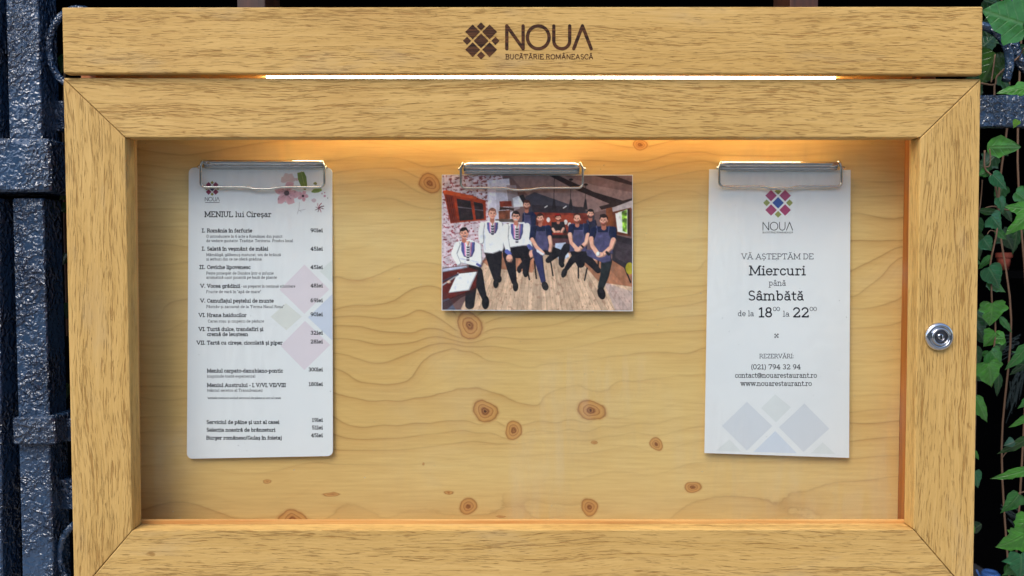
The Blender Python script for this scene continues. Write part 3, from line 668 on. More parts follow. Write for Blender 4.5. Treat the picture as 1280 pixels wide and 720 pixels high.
# right: opening hours sheet
hc = [(886.5, 211.5), (1063.3, 212.3), (1061.3, 572.3), (880.6, 566.3)]
root = empty('opening_hours_sheet', U(971, 568, .04)); tag(root, 'white sheet with opening days, hours and reservation contacts under the right clip', 'notice')
mb, ph = sheet('sheet_of_paper', hc, .0403, .0380, .0003, PAPER, 0, -.0012)
mb.build('sheet_of_paper', PAPER, root)
mb = MB(); c5 = lambda *p: [(870+x/4.8, 430+y/4.8) for x, y in p]
gy_, gg, gb = hexc(222, 226, 234), hexc(229, 233, 235), hexc(218, 226, 240)
for pts, c in ((c5((155, 492), (305, 640), (458, 492), (305, 347)), gy_), (c5((497, 500), (645, 648), (800, 508), (650, 357)), gy_), (c5((390, 385), (480, 470), (570, 380), (475, 302)), gg),
               (c5((345, 648), (605, 655), (475, 522)), gb), (c5((118, 640), (270, 645), (200, 572)), gg), (c5((690, 656), (838, 662), (760, 590)), gg)):
    mb.poly([ph(x, y, 0) for x, y in pts], c)
mb.build('pale_diamond_print', PRINT, root, colour=True)
mb = MB(); emblem(mb, 972.6, 253.5, 1.0, ph, (hexc(170, 52, 108), hexc(148, 158, 76), hexc(44, 84, 168))); mb.build('emblem', PRINT, root, colour=True)
mb = MB(); brand(mb, 953, 991.5, 277.3, 288.2, .95, ph, 3); mb.build('brand_lettering', INK, root)
mb = MB(); text(mb, 'BUCĂTĂRIE ROMÂNEASCĂ', 953.2, 991.2, 291.6, 1.9, .35, ph, sans=True, caps=0); mb.build('brand_tagline', INK, root)
for s, a, b, y, c, wt, mt in [('VĂ AŞTEPTĂM DE', 927, 1017, 323.8, 6.6, .78, INK2), ('până', 961.3, 982.3, 357, 7, .75, INK2), ('de la', 922.3, 942.3, 395, 6.6, .78, INK2), ('la', 979, 986.7, 395.5, 6.6, .78, INK2),
        ('REZERVĂRI:', 949.5, 992, 447.6, 5, .65, INK2), ('Miercuri', 937, 1006.5, 343.6, 11, 1.6, INK), ('Sâmbătă', 935.5, 1004.5, 375, 11.2, 1.6, INK), ('18', 948.5, 965, 396, 11.2, 1.75, INK), ('22', 991.3, 1011, 396, 11.2, 1.75, INK),
        ('(021) 794 32 94', 939, 1000.5, 461.3, 5.6, .88, INK), ('contact@nouarestaurant.ro', 919, 1021, 472, 6, .85, INK), ('www.nouarestaurant.ro', 926, 1014.5, 482.2, 6, .85, INK)]:
    mb = MB(); text(mb, s, a, b, y, c, wt, ph, caps=3); mb.build('lettering', mt, root)
for xs in ((968.3, 972.8), (1014.3, 1018.9)):
    mb = MB()
    for x in xs: ribbon(mb, [(x+1.9*math.cos(a), 386.2+2.3*math.sin(a)) for a in np.linspace(0, 2*math.pi, 19)], .33, lambda p, q_: ph(p, q_), 0)
    mb.build('raised_zeros', INK2, root)
mb = MB()
for i, (dx, dy) in enumerate([(-1.7, -1.7), (1.7, -1.7), (-1.7, 1.7), (1.7, 1.7), (0, 0)]): diamond(mb, 970.6+dx, 419.7+dy, 1.2, ph, i*2e-6)
mb.build('ornament', INK, root)

# ------------------------------------------------------------------ the group photograph (flat print, painted in code)
X0, X1, Y0, Y1 = 40, 862, 96, 682; CW, CH = X1-X0, Y1-Y0
img = np.zeros((CH, CW, 3)); XX, YY = np.meshgrid(np.arange(CW)+X0+.5, np.arange(CH)+Y0+.5)
def vnoise(sx, sy, seed=0, oct=3):
    r = np.random.default_rng(seed); out = np.zeros((CH, CW)); amp = 1; tot = 0
    for o_ in range(oct):
        gw, gh = int(CW/sx)+3, int(CH/sy)+3; g_ = r.random((gh, gw)); fx = (XX-X0)/sx; fy = (YY-Y0)/sy
        ix = fx.astype(int); iy = fy.astype(int); tx = fx-ix; ty = fy-iy; tx = tx*tx*(3-2*tx); ty = ty*ty*(3-2*ty)
        out += amp*((g_[iy, ix]*(1-tx)+g_[iy, ix+1]*tx)*(1-ty)+(g_[iy+1, ix]*(1-tx)+g_[iy+1, ix+1]*tx)*ty); tot += amp; amp *= .5; sx /= 2; sy /= 2
    return out/tot
N1 = vnoise(14, 14, 1); N2 = vnoise(5, 5, 2, 2)
def inside(pts):
    m = np.zeros((CH, CW), bool); n_ = len(pts)
    for i in range(n_):
        (xa, ya), (xb, yb) = pts[i], pts[(i+1) % n_]
        if ya == yb: continue
        c = ((ya > YY) != (yb > YY)); xi = (xb-xa)*(YY-ya)/(yb-ya)+xa; m ^= c & (XX < xi)
    return m
SHADE = False
def fill(m, c, var=.0, a=1.0):
    c = np.array(c, float)/255
    t = c*(1+var*(N1[m][:, None]-.5)*2) if var else c
    img[m] = img[m]*(1-a)+t*a
    if SHADE and a == 1.0:
        e_ = m & ~np.roll(np.roll(m, -3, 0), -4, 1); img[e_] *= .70
        e_ = m & ~np.roll(np.roll(m, 3, 0), 3, 1); img[e_] = img[e_]*.9+.06
def pg(c, *pts, var=.12, a=1.0): fill(inside(pts), c, var, a)
def el(c, cx, cy, rx, ry, var=.08, a=1.0, rot=0):
    ca, sa = math.cos(R(rot)), math.sin(R(rot)); x = (XX-cx)*ca+(YY-cy)*sa; y = -(XX-cx)*sa+(YY-cy)*ca
    fill((x/rx)**2+(y/ry)**2 < 1, c, var, a)
def cp(c, *pts, var=.1, a=1.0):
    """chain of (x, y, r): tapered limb"""
    m = np.zeros((CH, CW), bool)
    for (xa, ya, ra), (xb, yb, rb) in zip(pts, pts[1:]):
        dx, dy = xb-xa, yb-ya; t = np.clip(((XX-xa)*dx+(YY-ya)*dy)/(dx*dx+dy*dy+1e-6), 0, 1)
        m |= (XX-xa-t*dx)**2+(YY-ya-t*dy)**2 < (ra+(rb-ra)*t)**2
    fill(m, c, var, a)
# room
img[:] = np.array([118, 96, 96])/255
pg((142, 120, 118), (240, 96), (862, 96), (862, 220), (520, 300), (330, 96), var=.1)
pg((104, 80, 78), (420, 96), (862, 96), (862, 170), (700, 140), (560, 96), var=.15, a=.5)
pg((54, 38, 38), (500, 96), (540, 96), (700, 170), (862, 218), (862, 232), (770, 222), (620, 160))
pg((60, 44, 44), (720, 232), (862, 196), (862, 216), (730, 246))
pg((66, 46, 44), (690, 96), (862, 140), (862, 126), (780, 96))
pg((74, 70, 80), (400, 190), (440, 170), (700, 262), (700, 300), (400, 300))
pg((60, 54, 62), (430, 225), (660, 235), (660, 262), (430, 262))
# bricks on the left wall
wall = inside([(40, 96), (300, 96), (320, 300), (210, 480), (40, 500)])
fill(wall, (196, 184, 192), .14)
br = ((YY*.98+XX*.16) % 17 < 9) & (((XX+((YY+XX*.16)//17 % 2)*18) % 38) < 24) & (vnoise(11, 7, 9, 2) > .50) & wall
fill(br & (YY < 220), (120, 72, 66), .3, .85); fill(br & (YY >= 220), (150, 112, 122), .3, .65)
fill((vnoise(9, 6, 4, 2) > .69) & wall, (128, 58, 68), .2, .8)
pg((206, 202, 214), (236, 120), (330, 110), (352, 300), (240, 320), var=.08)
pg((188, 184, 196), (272, 160), (318, 160), (325, 260), (276, 262), var=.08)
pg((150, 140, 146), (318, 140), (360, 140), (378, 240), (330, 260))
# hood, shelf, kitchen
pg((206, 206, 214), (345, 196), (372, 186), (398, 232), (350, 236)); pg((46, 42, 46), (372, 186), (392, 180), (412, 226), (398, 232))
pg((130, 62, 44), (288, 210), (340, 208), (342, 232), (290, 234), var=.3); pg((120, 76, 58), (284, 252), (334, 248), (334, 286), (286, 290), var=.35)
pg((60, 44, 40), (290, 234), (352, 240), (350, 252), (330, 246), (288, 248)); pg((96, 84, 80), (270, 288), (360, 286), (360, 300), (272, 300))
pg((122, 58, 46), (440, 258), (690, 262), (690, 350), (440, 350), var=.25); pg((150, 76, 56), (470, 268), (620, 270), (620, 330), (480, 335), var=.3, a=.7)
pg((86, 42, 36), (500, 340), (700, 340), (700, 372), (500, 372), var=.3); pg((34, 28, 32), (430, 356), (700, 358), (700, 372), (430, 370)); pg((92, 60, 66), (500, 372), (600, 372), (600, 400), (500, 400))
for x, y in ((500, 290), (575, 300), (592, 312), (556, 312)): el((210, 206, 206), x, y, 8, 11)
# lamps
for x, yt_, yb_ in ((526, 96, 200), (598, 110, 200), (662, 132, 200)):
    cp((40, 34, 36), (x, yt_, 1), (x-2, yb_, 1)); pg((44, 40, 46), (x-4, yb_), (x+2, yb_), (x+8, 246), (x-12, 246)); el((30, 24, 26), x, yt_+5, 9, 5)
for x, y, s in ((490, 233, 5), (571, 235, 6)): cp((244, 240, 236), (x-s, y+s*.7, 2), (x+s, y-s*.7, 2))
# window and right side
pg((176, 166, 170), (770, 240), (862, 205), (862, 240), (776, 262)); pg((120, 74, 48), (750, 240), (776, 236), (792, 340), (752, 340), var=.2)
pg((104, 60, 42), (776, 256), (858, 236), (858, 362), (790, 352), var=.2); pg((206, 214, 206), (800, 258), (842, 244), (842, 350), (806, 342)); pg((126, 164, 72), (818, 254), (840, 246), (840, 345), (822, 338), var=.9)
pg((60, 44, 40), (842, 244), (852, 240), (852, 356), (844, 352)); pg((224, 220, 224), (790, 262), (806, 258), (818, 340), (800, 342))
pg((52, 46, 54), (780, 352), (862, 372), (862, 520), (776, 470)); pg((72, 62, 70), (790, 380), (862, 400), (862, 490), (790, 455), var=.2)
# floor
fl = inside([(120, 682), (225, 470), (300, 430), (560, 430), (770, 462), (862, 520), (862, 682)])
fill(fl, (198, 174, 154), .07)
pg((150, 92, 68), (210, 470), (340, 420), (480, 430), (430, 520), (250, 500), var=.2, a=.6); pg((140, 84, 60), (640, 470), (772, 460), (862, 520), (862, 580), (720, 560), var=.2, a=.6)
vx, vy = 450, 120; ang = np.arctan2(XX-vx, YY-vy); pk_ = np.floor(ang*26)
sh = (np.sin(pk_*12.9)*43758.5) % 1
img[fl] *= (0.90+.16*sh[fl])[:, None]
fill(fl & ((ang*26) % 1 < .05), (120, 92, 80), 0, .6)
stp = vnoise(4, 40, 12, 3); img[fl] *= (.92+.16*stp[fl])[:, None]
fill(fl & (vnoise(9, 14, 21, 2) > .74), (150, 118, 102), 0, .5)
pg((150, 140, 160), (740, 560), (862, 600), (862, 682), (790, 682), a=.35)
# stools
for a_ in [((440, 470), (448, 545)), ((510, 470), (520, 532)), ((630, 480), (630, 542)), ((668, 500), (657, 552)), ((408, 500), (418, 550)), ((715, 430), (716, 500)), ((450, 440), (412, 470))]:
    cp((28, 24, 30), (*a_[0], 3), (*a_[1], 3))
pg((176, 186, 206), (530, 392), (575, 388), (590, 450), (548, 474), (528, 420)); pg((196, 202, 214), (205, 540), (225, 560), (222, 582), (200, 590))
cp((36, 30, 36), (832, 500, 3), (856, 560, 3)); el((158, 148, 60), 852, 500, 18, 26)
# cupboard
pg((148, 66, 38), (44, 164), (120, 176), (228, 206), (230, 292), (76, 306), var=.2); pg((176, 88, 50), (42, 164), (60, 162), (190, 190), (186, 202), (46, 178)); pg((118, 50, 30), (52, 180), (88, 186), (106, 298), (78, 306))
for k in range(3): cp((84, 34, 22), (60+k*9, 192, 1.5), (80+k*8, 296, 1.5))
pg((50, 40, 46), (102, 198), (162, 208), (176, 290), (116, 296), var=.5); pg((58, 46, 52), (176, 212), (216, 220), (222, 286), (186, 290), var=.5)
pg((126, 120, 130), (106, 232), (168, 240), (170, 244), (108, 238), a=.8); pg((116, 110, 122), (180, 244), (218, 248), (218, 252), (182, 248), a=.8)
SK, SKD, HR = (222, 176, 158), (178, 124, 108), (36, 26, 28)
def head(x, y, r, hair=HR, beard=None, tilt=0, long=False, bald=False):
    global SHADE
    SHADE = False
    r = r*.94; y = y+r*.04
    turn = ((int(x*7) % 5)-2)*.05*r; k = .90+.03*(int(x) % 4); sk = np.array(SK)*(.93+.025*(int(x*3) % 4))
    cp(SKD, (x, y+r*.7, r*.36), (x, y+r*1.25, r*.42))
    el(hair, x, y-r*.24, r*.80*k, r*.90, rot=tilt, var=.25)
    for s_ in (-1, 1): el(SKD, x+s_*r*.70*k, y+r*.05, r*.12, r*.2)
    el(sk, x, y+r*.05, r*.68*k, r*.84, rot=tilt)
    el(SKD, x+r*.42*k, y+r*.15, r*.24, r*.55, a=.35, rot=tilt)
    if beard is not None:
        beard = tuple(np.array(beard)*.6+np.array(SKD)*.4)
        el(beard, x, y+r*.42, r*.62*k, r*.50, rot=tilt, var=.3); el(sk, x+turn, y+r*.08, r*.50*k, r*.36, rot=tilt)
    if bald: el(sk, x, y-r*.46, r*.56, r*.42)
    else: el(hair, x+turn, y-r*.78, r*.62*k, r*.30, rot=tilt+(int(x) % 3-1)*10, var=.3)
    for s_ in (-1, 1):
        el((64, 42, 40), x+turn+s_*r*.27, y-r*.06, r*.10, r*.055); cp((104, 74, 64), (x+turn+s_*r*.16, y-r*.21, .9), (x+turn+s_*r*.40, y-r*.22, .9), a=.8)
        el((238, 196, 180), x+turn+s_*r*.33, y+r*.16, r*.13, r*.10, a=.6)
    cp(SKD, (x+turn+r*.04, y-r*.05, 1.0), (x+turn+r*.08, y+r*.18, 1.8), a=.7); el((186, 104, 100), x+turn, y+r*.42, r*.24, r*.10); el((232, 210, 204), x+turn, y+r*.40, r*.15, r*.04)
    SHADE = True
def shoe(x, y, rx=12, ry=20, rot=0): el((26, 24, 30), x, y, rx, ry, rot=rot); el((60, 58, 66), x, y-ry*.3, rx*.5, ry*.3, rot=rot, a=.5)
WH, WHD, TR_, NV, AP = (228, 230, 238), (186, 190, 206), (34, 30, 40), (32, 42, 76), (88, 86, 118)
def blouse_trim(x, y, w, h):
    pg((92, 98, 148), (x-w, y), (x+w, y), (x+w*.95, y+h*.55), (x+w*.6, y+h*.92), (x, y+h), (x-w*.6, y+h*.92), (x-w*.95, y+h*.55)); pg((214, 150, 186), (x-w*.62, y), (x+w*.62, y), (x+w*.45, y+h*.9), (x-w*.45, y+h*.9))
    pg((232, 226, 236), (x-w*.4, y), (x+w*.4, y), (x+w*.3, y+h*.95), (x-w*.3, y+h*.95)); pg(SK, (x-w*.3, y-4), (x+w*.3, y-4), (x, y+h*.34))
    k = int(h/11)
    for i in range(k): yy = y+h*.3+i*11; cp((30, 26, 60), (x-5, yy, 1.6), (x, yy+5, 1.6), (x+5, yy, 1.6)); cp((30, 26, 60), (x-5, yy+5, 1.4), (x, yy, 1.4), (x+5, yy+5, 1.4))
def apron(x, y, wt, wb, h):
    pg(NV, (x-wt, y), (x+wt, y), (x+wb, y+h), (x-wb, y+h), var=.2); pg(AP, (x-wt*.6, y+h*.22), (x+wt*.6, y+h*.22), (x+wb*.95, y+h*.65), (x+wb, y+h), (x-wb, y+h), (x-wb*.95, y+h*.65), var=.22)
    for s_ in (-1, 1): cp((120, 122, 168), (x+s_*wt*.62, y-2, 2.2), (x+s_*wt*.52, y+h*.3, 2.2))
    for k in range(3): cp((108, 110, 156), (x-wt*.3+k*7, y+h*.45, 1.2), (x-wt*.2+k*9, y+h*.62, 1.2))
# people, back row first
SHADE = True
pg((38, 34, 42), (514, 300), (568, 298), (580, 345), (512, 345)); head(543, 282, 17, (30, 22, 24), (40, 28, 28)); el((150, 36, 34), 541, 268, 12, 6)
cp(SK, (520, 330, 6), (530, 345, 6)); cp(SK, (566, 328, 6), (556, 346, 6)); el(SK, 543, 342, 12, 6); pg((150, 62, 50), (518, 346), (566, 346), (566, 356), (518, 356))
pg(NV, (388, 262), (430, 254), (448, 270), (446, 320), (384, 330), var=.2); pg(AP, (396, 270), (424, 270), (430, 330), (392, 330)); cp((120, 122, 168), (396, 258, 2), (400, 300, 2)); head(406, 226, 22, (84, 52, 40), (92, 58, 46))
pg((46, 48, 72), (664, 292), (706, 290), (716, 340), (670, 350), var=.2); head(682, 264, 21, (34, 26, 28), (40, 28, 30)); cp((108, 108, 140), (670, 290, 2), (676, 320, 2))
# woman at the table, left
cp(TR_, (180, 500, 26), (165, 590, 24), (160, 660, 20)); cp(TR_, (190, 520, 26), (210, 590, 17), (222, 628, 12)); shoe(228, 650, 16, 30)
pg(WH, (112, 384), (164, 376), (210, 400), (214, 470), (206, 498), (120, 478), (88, 440), (92, 400)); cp(WH, (106, 400, 14), (92, 440, 13), (112, 480, 10)); cp(WHD, (120, 460, 3), (200, 476, 3), a=.6)
blouse_trim(152, 388, 30, 68); head(135, 350, 26, (26, 20, 26), None, -12); el((150, 60, 60), 138, 362, 8, 4); el((240, 232, 230), 138, 361, 6, 2.4); cp((92, 96, 150), (192, 484, 5), (206, 492, 5))
# woman standing
cp(TR_, (248, 432, 24), (262, 500, 17), (270, 545, 9)); cp(TR_, (278, 428, 22), (282, 500, 15), (284, 536, 9)); shoe(273, 568, 12, 20); shoe(287, 548, 11, 16)
pg(WH, (232, 296), (286, 294), (302, 312), (304, 420), (262, 438), (222, 434), (216, 396), (204, 380), (204, 312)); cp(WH, (214, 312, 12), (208, 350, 12), (212, 386, 10)); cp(WH, (292, 310, 11), (300, 360, 10), (298, 420, 8))
cp(WHD, (222, 330, 2), (226, 420, 2), a=.7); blouse_trim(258, 302, 24, 50); head(257, 264, 25, (134, 96, 84), None, 0, bald=False)
# man with glasses
cp(TR_, (330, 440, 28), (340, 500, 20), (352, 560, 12)); cp(TR_, (395, 430, 26), (404, 470, 18), (402, 520, 13)); cp(TR_, (330, 430, 28), (400, 430, 26)); shoe(358, 580, 12, 22); shoe(402, 524, 11, 16); shoe(374, 506, 10, 16)
cp(TR_, (400, 470, 10), (376, 500, 10)); pg(WH, (332, 304), (396, 300), (416, 322), (420, 400), (330, 412), (312, 380), (306, 330)); cp(WH, (316, 322, 15), (314, 370, 14), (326, 424, 11)); cp(WH, (408, 318, 14), (418, 370, 12), (422, 410, 10))
cp((96, 104, 164), (320, 428, 9), (334, 440, 9)); cp((96, 104, 164), (416, 404, 8), (426, 416, 8)); el(SK, 332, 458, 15, 17); el(SK, 428, 438, 12, 17)
for k in range(4): cp(SKD, (322+k*6, 462, 1), (324+k*6, 478, 1))
blouse_trim(364, 308, 27, 72); head(359, 276, 24, (36, 28, 30)); cp((40, 36, 46), (346, 274, 1.5), (372, 274, 1.5)); el((236, 230, 236), 359, 290, 8, 3)
# man in blue, centre
cp((60, 62, 98), (452, 430, 22), (466, 500, 15), (478, 555, 11)); cp(TR_, (490, 420, 22), (540, 432, 17), (500, 466, 12)); shoe(486, 578, 14, 20, -20)
apron(468, 316, 36, 36, 108); cp(NV, (436, 326, 14), (430, 370, 13)); cp(NV, (500, 326, 13), (506, 360, 12)); cp(SK, (430, 376, 9), (450, 410, 8), (472, 432, 9)); cp(SK, (506, 366, 9), (512, 400, 8), (508, 424, 8)); el(SK, 474, 436, 12, 9); pg((206, 206, 216), (446, 414), (470, 430), (488, 440), (480, 448), (450, 430)); head(465, 284, 23, (62, 42, 38), (156, 100, 84))
# man centre right
cp(TR_, (580, 410, 18), (560, 440, 15), (556, 480, 11)); cp(TR_, (640, 430, 22), (600, 470, 14), (580, 500, 10)); shoe(569, 520, 12, 22, 20); cp(TR_, (620, 430, 24), (640, 480, 18)); shoe(560, 486, 10, 12)
apron(630, 308, 38, 38, 120); cp(NV, (600, 320, 13), (596, 350, 12)); cp(NV, (664, 318, 13), (670, 350, 12)); cp(SK, (594, 354, 10), (600, 390, 8), (624, 416, 9)); cp(SK, (672, 356, 10), (664, 390, 9), (638, 414, 9)); el(SK, 628, 420, 16, 10); head(625, 286, 23, (70, 48, 44), (88, 56, 50), bald=True); cp((28, 26, 34), (644, 402, 4), (650, 408, 4))
# man on the right
cp(TR_, (660, 450, 20), (690, 480, 16), (716, 510, 12)); cp((44, 50, 54), (752, 470, 24), (744, 530, 19), (728, 580, 14)); shoe(730, 608, 17, 28, -15)
apron(736, 318, 44, 46, 120); pg(AP, (664, 418), (770, 430), (772, 470), (740, 478), (668, 446), var=.2); cp(NV, (696, 332, 14), (688, 366, 13)); cp(NV, (782, 334, 15), (782, 372, 14)); cp(SK, (686, 372, 11), (690, 402, 9), (712, 434, 10)); cp(SK, (782, 378, 12), (772, 410, 10), (738, 440, 10)); el(SK, 724, 442, 18, 12); el((226, 226, 236), 716, 438, 9, 10)
cp((28, 26, 34), (752, 430, 5), (762, 440, 5)); head(740, 292, 27, (48, 34, 34), (104, 64, 54))
# table
pg((96, 38, 34), (42, 510), (140, 494), (196, 510), (188, 590), (118, 620), (42, 650), var=.2); pg((224, 226, 234), (108, 520), (196, 512), (158, 598), (68, 610)); pg((110, 60, 50), (112, 518), (196, 510), (196, 516), (108, 526))
pg((178, 182, 200), (42, 504), (148, 490), (150, 500), (42, 520)); cp((210, 214, 226), (42, 576, 3), (110, 530, 3)); cp((70, 74, 100), (42, 560, 3), (108, 528, 3)); pg((80, 96, 120), (42, 640), (70, 632), (100, 682), (42, 682), a=.7); el((220, 190, 170), 70, 562, 9, 6)
pg((60, 30, 34), (42, 650), (118, 620), (188, 590), (188, 598), (120, 632), (60, 682), (42, 682), a=.7)
img *= (.96+.08*N2)[..., None]; img = np.clip(img, 0, 1)
fold_ = vnoise(16, 30, 41, 2)-.5; img *= (1+.16*fold_)[..., None]
pd = np.pad(img, ((1, 1), (1, 1), (0, 0)), 'edge'); img = (pd[1:-1, 1:-1]*2+pd[:-2, 1:-1]+pd[2:, 1:-1]+pd[1:-1, :-2]+pd[1:-1, 2:])/6
img = np.clip((img-.04)*1.22, 0, 1)**1.12; lum = img.mean(-1, keepdims=True); img = np.clip(lum+(img-lum)*1.08, 0, 1)
small = img.reshape(CH//2, 2, CW//2, 2, 3).mean((1, 3)); lin = s2l(small)
pc = [(552.3, 218.3), (791, 218.5), (791, 389), (552, 388)]
root = empty('group_photograph', U(671, 388, .04)); tag(root, 'glossy colour photograph of a restaurant team indoors held by the middle clip', 'photograph')
mb, pp = sheet('photo_paper', pc, .0403, .0380, .0005, PAPER, 0)
mb.build('photo_paper', PAPER, root)
tl, tr, brr, bll = [np.array(c, float) for c in pc]; hh, ww = lin.shape[:2]; tl = tl+.8; tr = tr+(-.8, .8); brr = brr-.8; bll = bll+(.8, -.8)
vs = []; 
for j in range(hh+1):
    t = j/hh
    for i in range(ww+1):
        s_ = i/ww; x, y = (tl*(1-s_)+tr*s_)*(1-t)+(bll*(1-s_)+brr*s_)*t; vs.append(tuple(pp(x, y, 3e-5)))
idx = np.arange((hh+1)*(ww+1)).reshape(hh+1, ww+1)
me = bpy.data.meshes.new('printed_picture'); me.from_pydata(vs, [], np.stack([idx[:-1, :-1], idx[1:, :-1], idx[1:, 1:], idx[:-1, 1:]], -1).reshape(-1, 4).tolist())
pad = np.pad(lin, ((0, 1), (0, 1), (0, 0)), 'edge'); ca = me.color_attributes.new('tint', 'FLOAT_COLOR', 'POINT')
ca.data.foreach_set('color', np.concatenate([pad, np.ones((hh+1, ww+1, 1))], -1).astype('f').ravel())
link('printed_picture', me, PHOTO, root)

# ------------------------------------------------------------------ clips
def clip(x0, x1, ytop, yjaw, wx0, wx1, ywire, label, dip=(-14, 14), yl=None):
    yb = YB
    root = empty('wire_clip', U((x0+x1)/2, (ytop+ywire)/2, yb)); tag(root, label, 'clip', 'chrome spring clips along the top of the board')
    # rolled jaw: profile in (depth, height) swept along x
    a = U(x0, ytop, yb-.009); b = U(x1, ytop, yb-.009); zt, zb = U(640, ytop, yb-.007).z, U(640, yjaw, yb-.004).z
    Hh = zt-zb; r = Hh*.36
    prof = [(yb-.0006, zt+.0), (yb-.003, zt+.0004)]
    cyc, czc = yb-.0062, zt-r
    for an in np.linspace(75, 265, 14): prof.append((cyc-math.sin(R(an))*0-math.cos(R(an-90))*r*1.0, czc+math.sin(R(180-an))*r if False else czc+math.cos(R(an-20))*r))
    gr_ = lambda f: zt-Hh*f
    prof = [(yb-.0006, zt)] + [(cyc-math.sin(R(t))*r, czc+math.cos(R(t))*r) for t in np.linspace(-30, 128, 16)]
    yv = prof[-1][0]
    prof += [(yb-.0058, gr_(.66))] + [(yb-.0058-math.sin(R(t))*.0011, gr_(.76)+math.cos(R(t))*Hh*.09) for t in np.linspace(0, 180, 8)] + [(yb-.0050, gr_(.90)), (yb-.0056, gr_(.95)), (yb-.0042, zb)]
    mb = MB(); n_ = len(prof); nseg = 12; th = .0006
    rings = []
    for k in range(nseg+1):
        x = a.x+(b.x-a.x)*k/nseg; rings.append([mb.vert((x, y, z)) for y, z in prof]+[mb.vert((x, y+th, z-th*.3)) for y, z in prof[::-1]])
    for p, q_ in zip(rings, rings[1:]):
        for k in range(len(p)): mb.f.append([p[k], q_[k], q_[(k+1) % len(p)], p[(k+1) % len(p)]])
    mb.f.append(rings[0]); mb.f.append(rings[-1][::-1])
    mb.build('jaw', CHROME, root, smooth=True)
    # wire loop
    yw = yb-.0052; rad = 6; pts = []
    ya = ytop+3
    pts.append((x0+2, ya-2, yb-.0062)); pts.append((x0-1, ya-1, yb-.0075)); pts.append((wx0, ya+5, yb-.0078))
    for t in np.linspace(0, 90, 7): pts.append((wx0+rad-rad*math.cos(R(t)), ywire-rad+rad*math.sin(R(t)), yw+.0002))
    mx = (wx0+wx1)/2
    pts += [(mx-26, ywire, yw), (mx-20, ywire+.3, yw), (mx-11, ywire+2.2, yw-.0003), (mx, ywire+2.6, yw-.0004), (mx+11, ywire+2.2, yw-.0003), (mx+20, ywire+.3, yw), (mx+26, ywire, yw)]
    for t in np.linspace(90, 0, 7): pts.append((wx1-rad+rad*math.cos(R(t)), ywire-rad+rad*math.sin(R(t)), yw+.0002))
    pts.append((wx1, ya+5, yb-.0078)); pts.append((x1+1, ya-1, yb-.0075)); pts.append((x1-2, ya-2, yb-.0062))
    mb = MB(); tube(mb, [U(*p) for p in pts], .00105, 10); mb.build('wire_loop', NICKEL, root, smooth=True)
    for x in (wx0-1.5, wx1+1.5):
        mb = MB(); c = U(x, ya+6, yb-.006); tube(mb, [c-Vector((.0012, 0, 0)), c+Vector((.0012, 0, 0))], .0014, 10); mb.build('pivot', NICKEL, root, smooth=True)
clip(253.5, 402.5, 200, 210.5, 251, 405.5, 234, 'chrome wire loop clip holding the tall menu card at the left')
clip(579.5, 724.5, 202, 217.5, 576, 728.5, 235, 'chrome wire loop clip with deep jaw holding the group photograph')
clip(902, 1048.5, 201, 212.5, 899, 1051.5, 233.5, 'chrome wire loop clip holding the opening hours sheet at the right')
# ================================================================== iron fence behind
fence = empty('iron_fence', U(45, 715, .075)); tag(fence, 'dark blue hammered iron fence with square bars and scrolls behind the case', 'fence')
YF = .075
def bar(name, corners, y0, y1, bev=.0022): return slab(name, corners, y0, y1, IRON, fence, 'v', bev, seg=3)
bar('upright_bar', [(6, -30), (47, -30), (52.5, 174), (11, 174)], YF, YF+.026)
bar('upright_bar', [(15, 247.5), (54, 247.5), (72, 900), (32, 900)], YF+.002, YF+.028)
bar('junction_plate', [(-60, 172), (62, 172), (64, 240), (-58, 240)], YF-.005, YF+.034, .005)
bar('upright_bar', [(-38, 247), (-1.5, 247), (4.5, 900), (-30, 900)], YF, YF+.026)
bar('upright_bar', [(-45, -30), (-5, -30), (-1, 174), (-40, 174)], YF, YF+.026)
bar('collar', [(14.5, 522), (67, 521), (70, 556), (15.5, 556.5)], YF-.006, YF+.036, .003)
bar('cross_rail', [(64, 524), (140, 522), (140, 552), (66, 552)], YF+.012, YF+.030, .0015)
bar('cross_rail', [(52, 125.5), (1500, 117), (1500, 157), (52, 164)], YF+.020, YF+.030, .0015)
bar('cross_rail', [(62, 599), (1200, 599), (1200, 637), (64, 637)], YF+.016, YF+.030, .0015)
def scroll(cx, cy, rx, ry, a0, a1, r=.0030, y=YF+.010, rk=0):
    mb = MB(); pts = []
    for t in np.linspace(0, 1, 40):
        a = R(a0+(a1-a0)*t); k = 1+rk*t; pts.append(U(cx+rx*k*math.cos(a), cy-ry*k*math.sin(a), y))
    tube(mb, pts, r, 10); mb.build('scroll', IRON, fence, smooth=True)
scroll(99, 60, 38, 49, 60, 320); scroll(112, 694, 37, 45, 60, 330); scroll(1222, 78, 40, 46, -30, 110, .0035, YF+.02)
scroll(1290, 30, 26, 58, 150, 260, .0045, YF+.03)

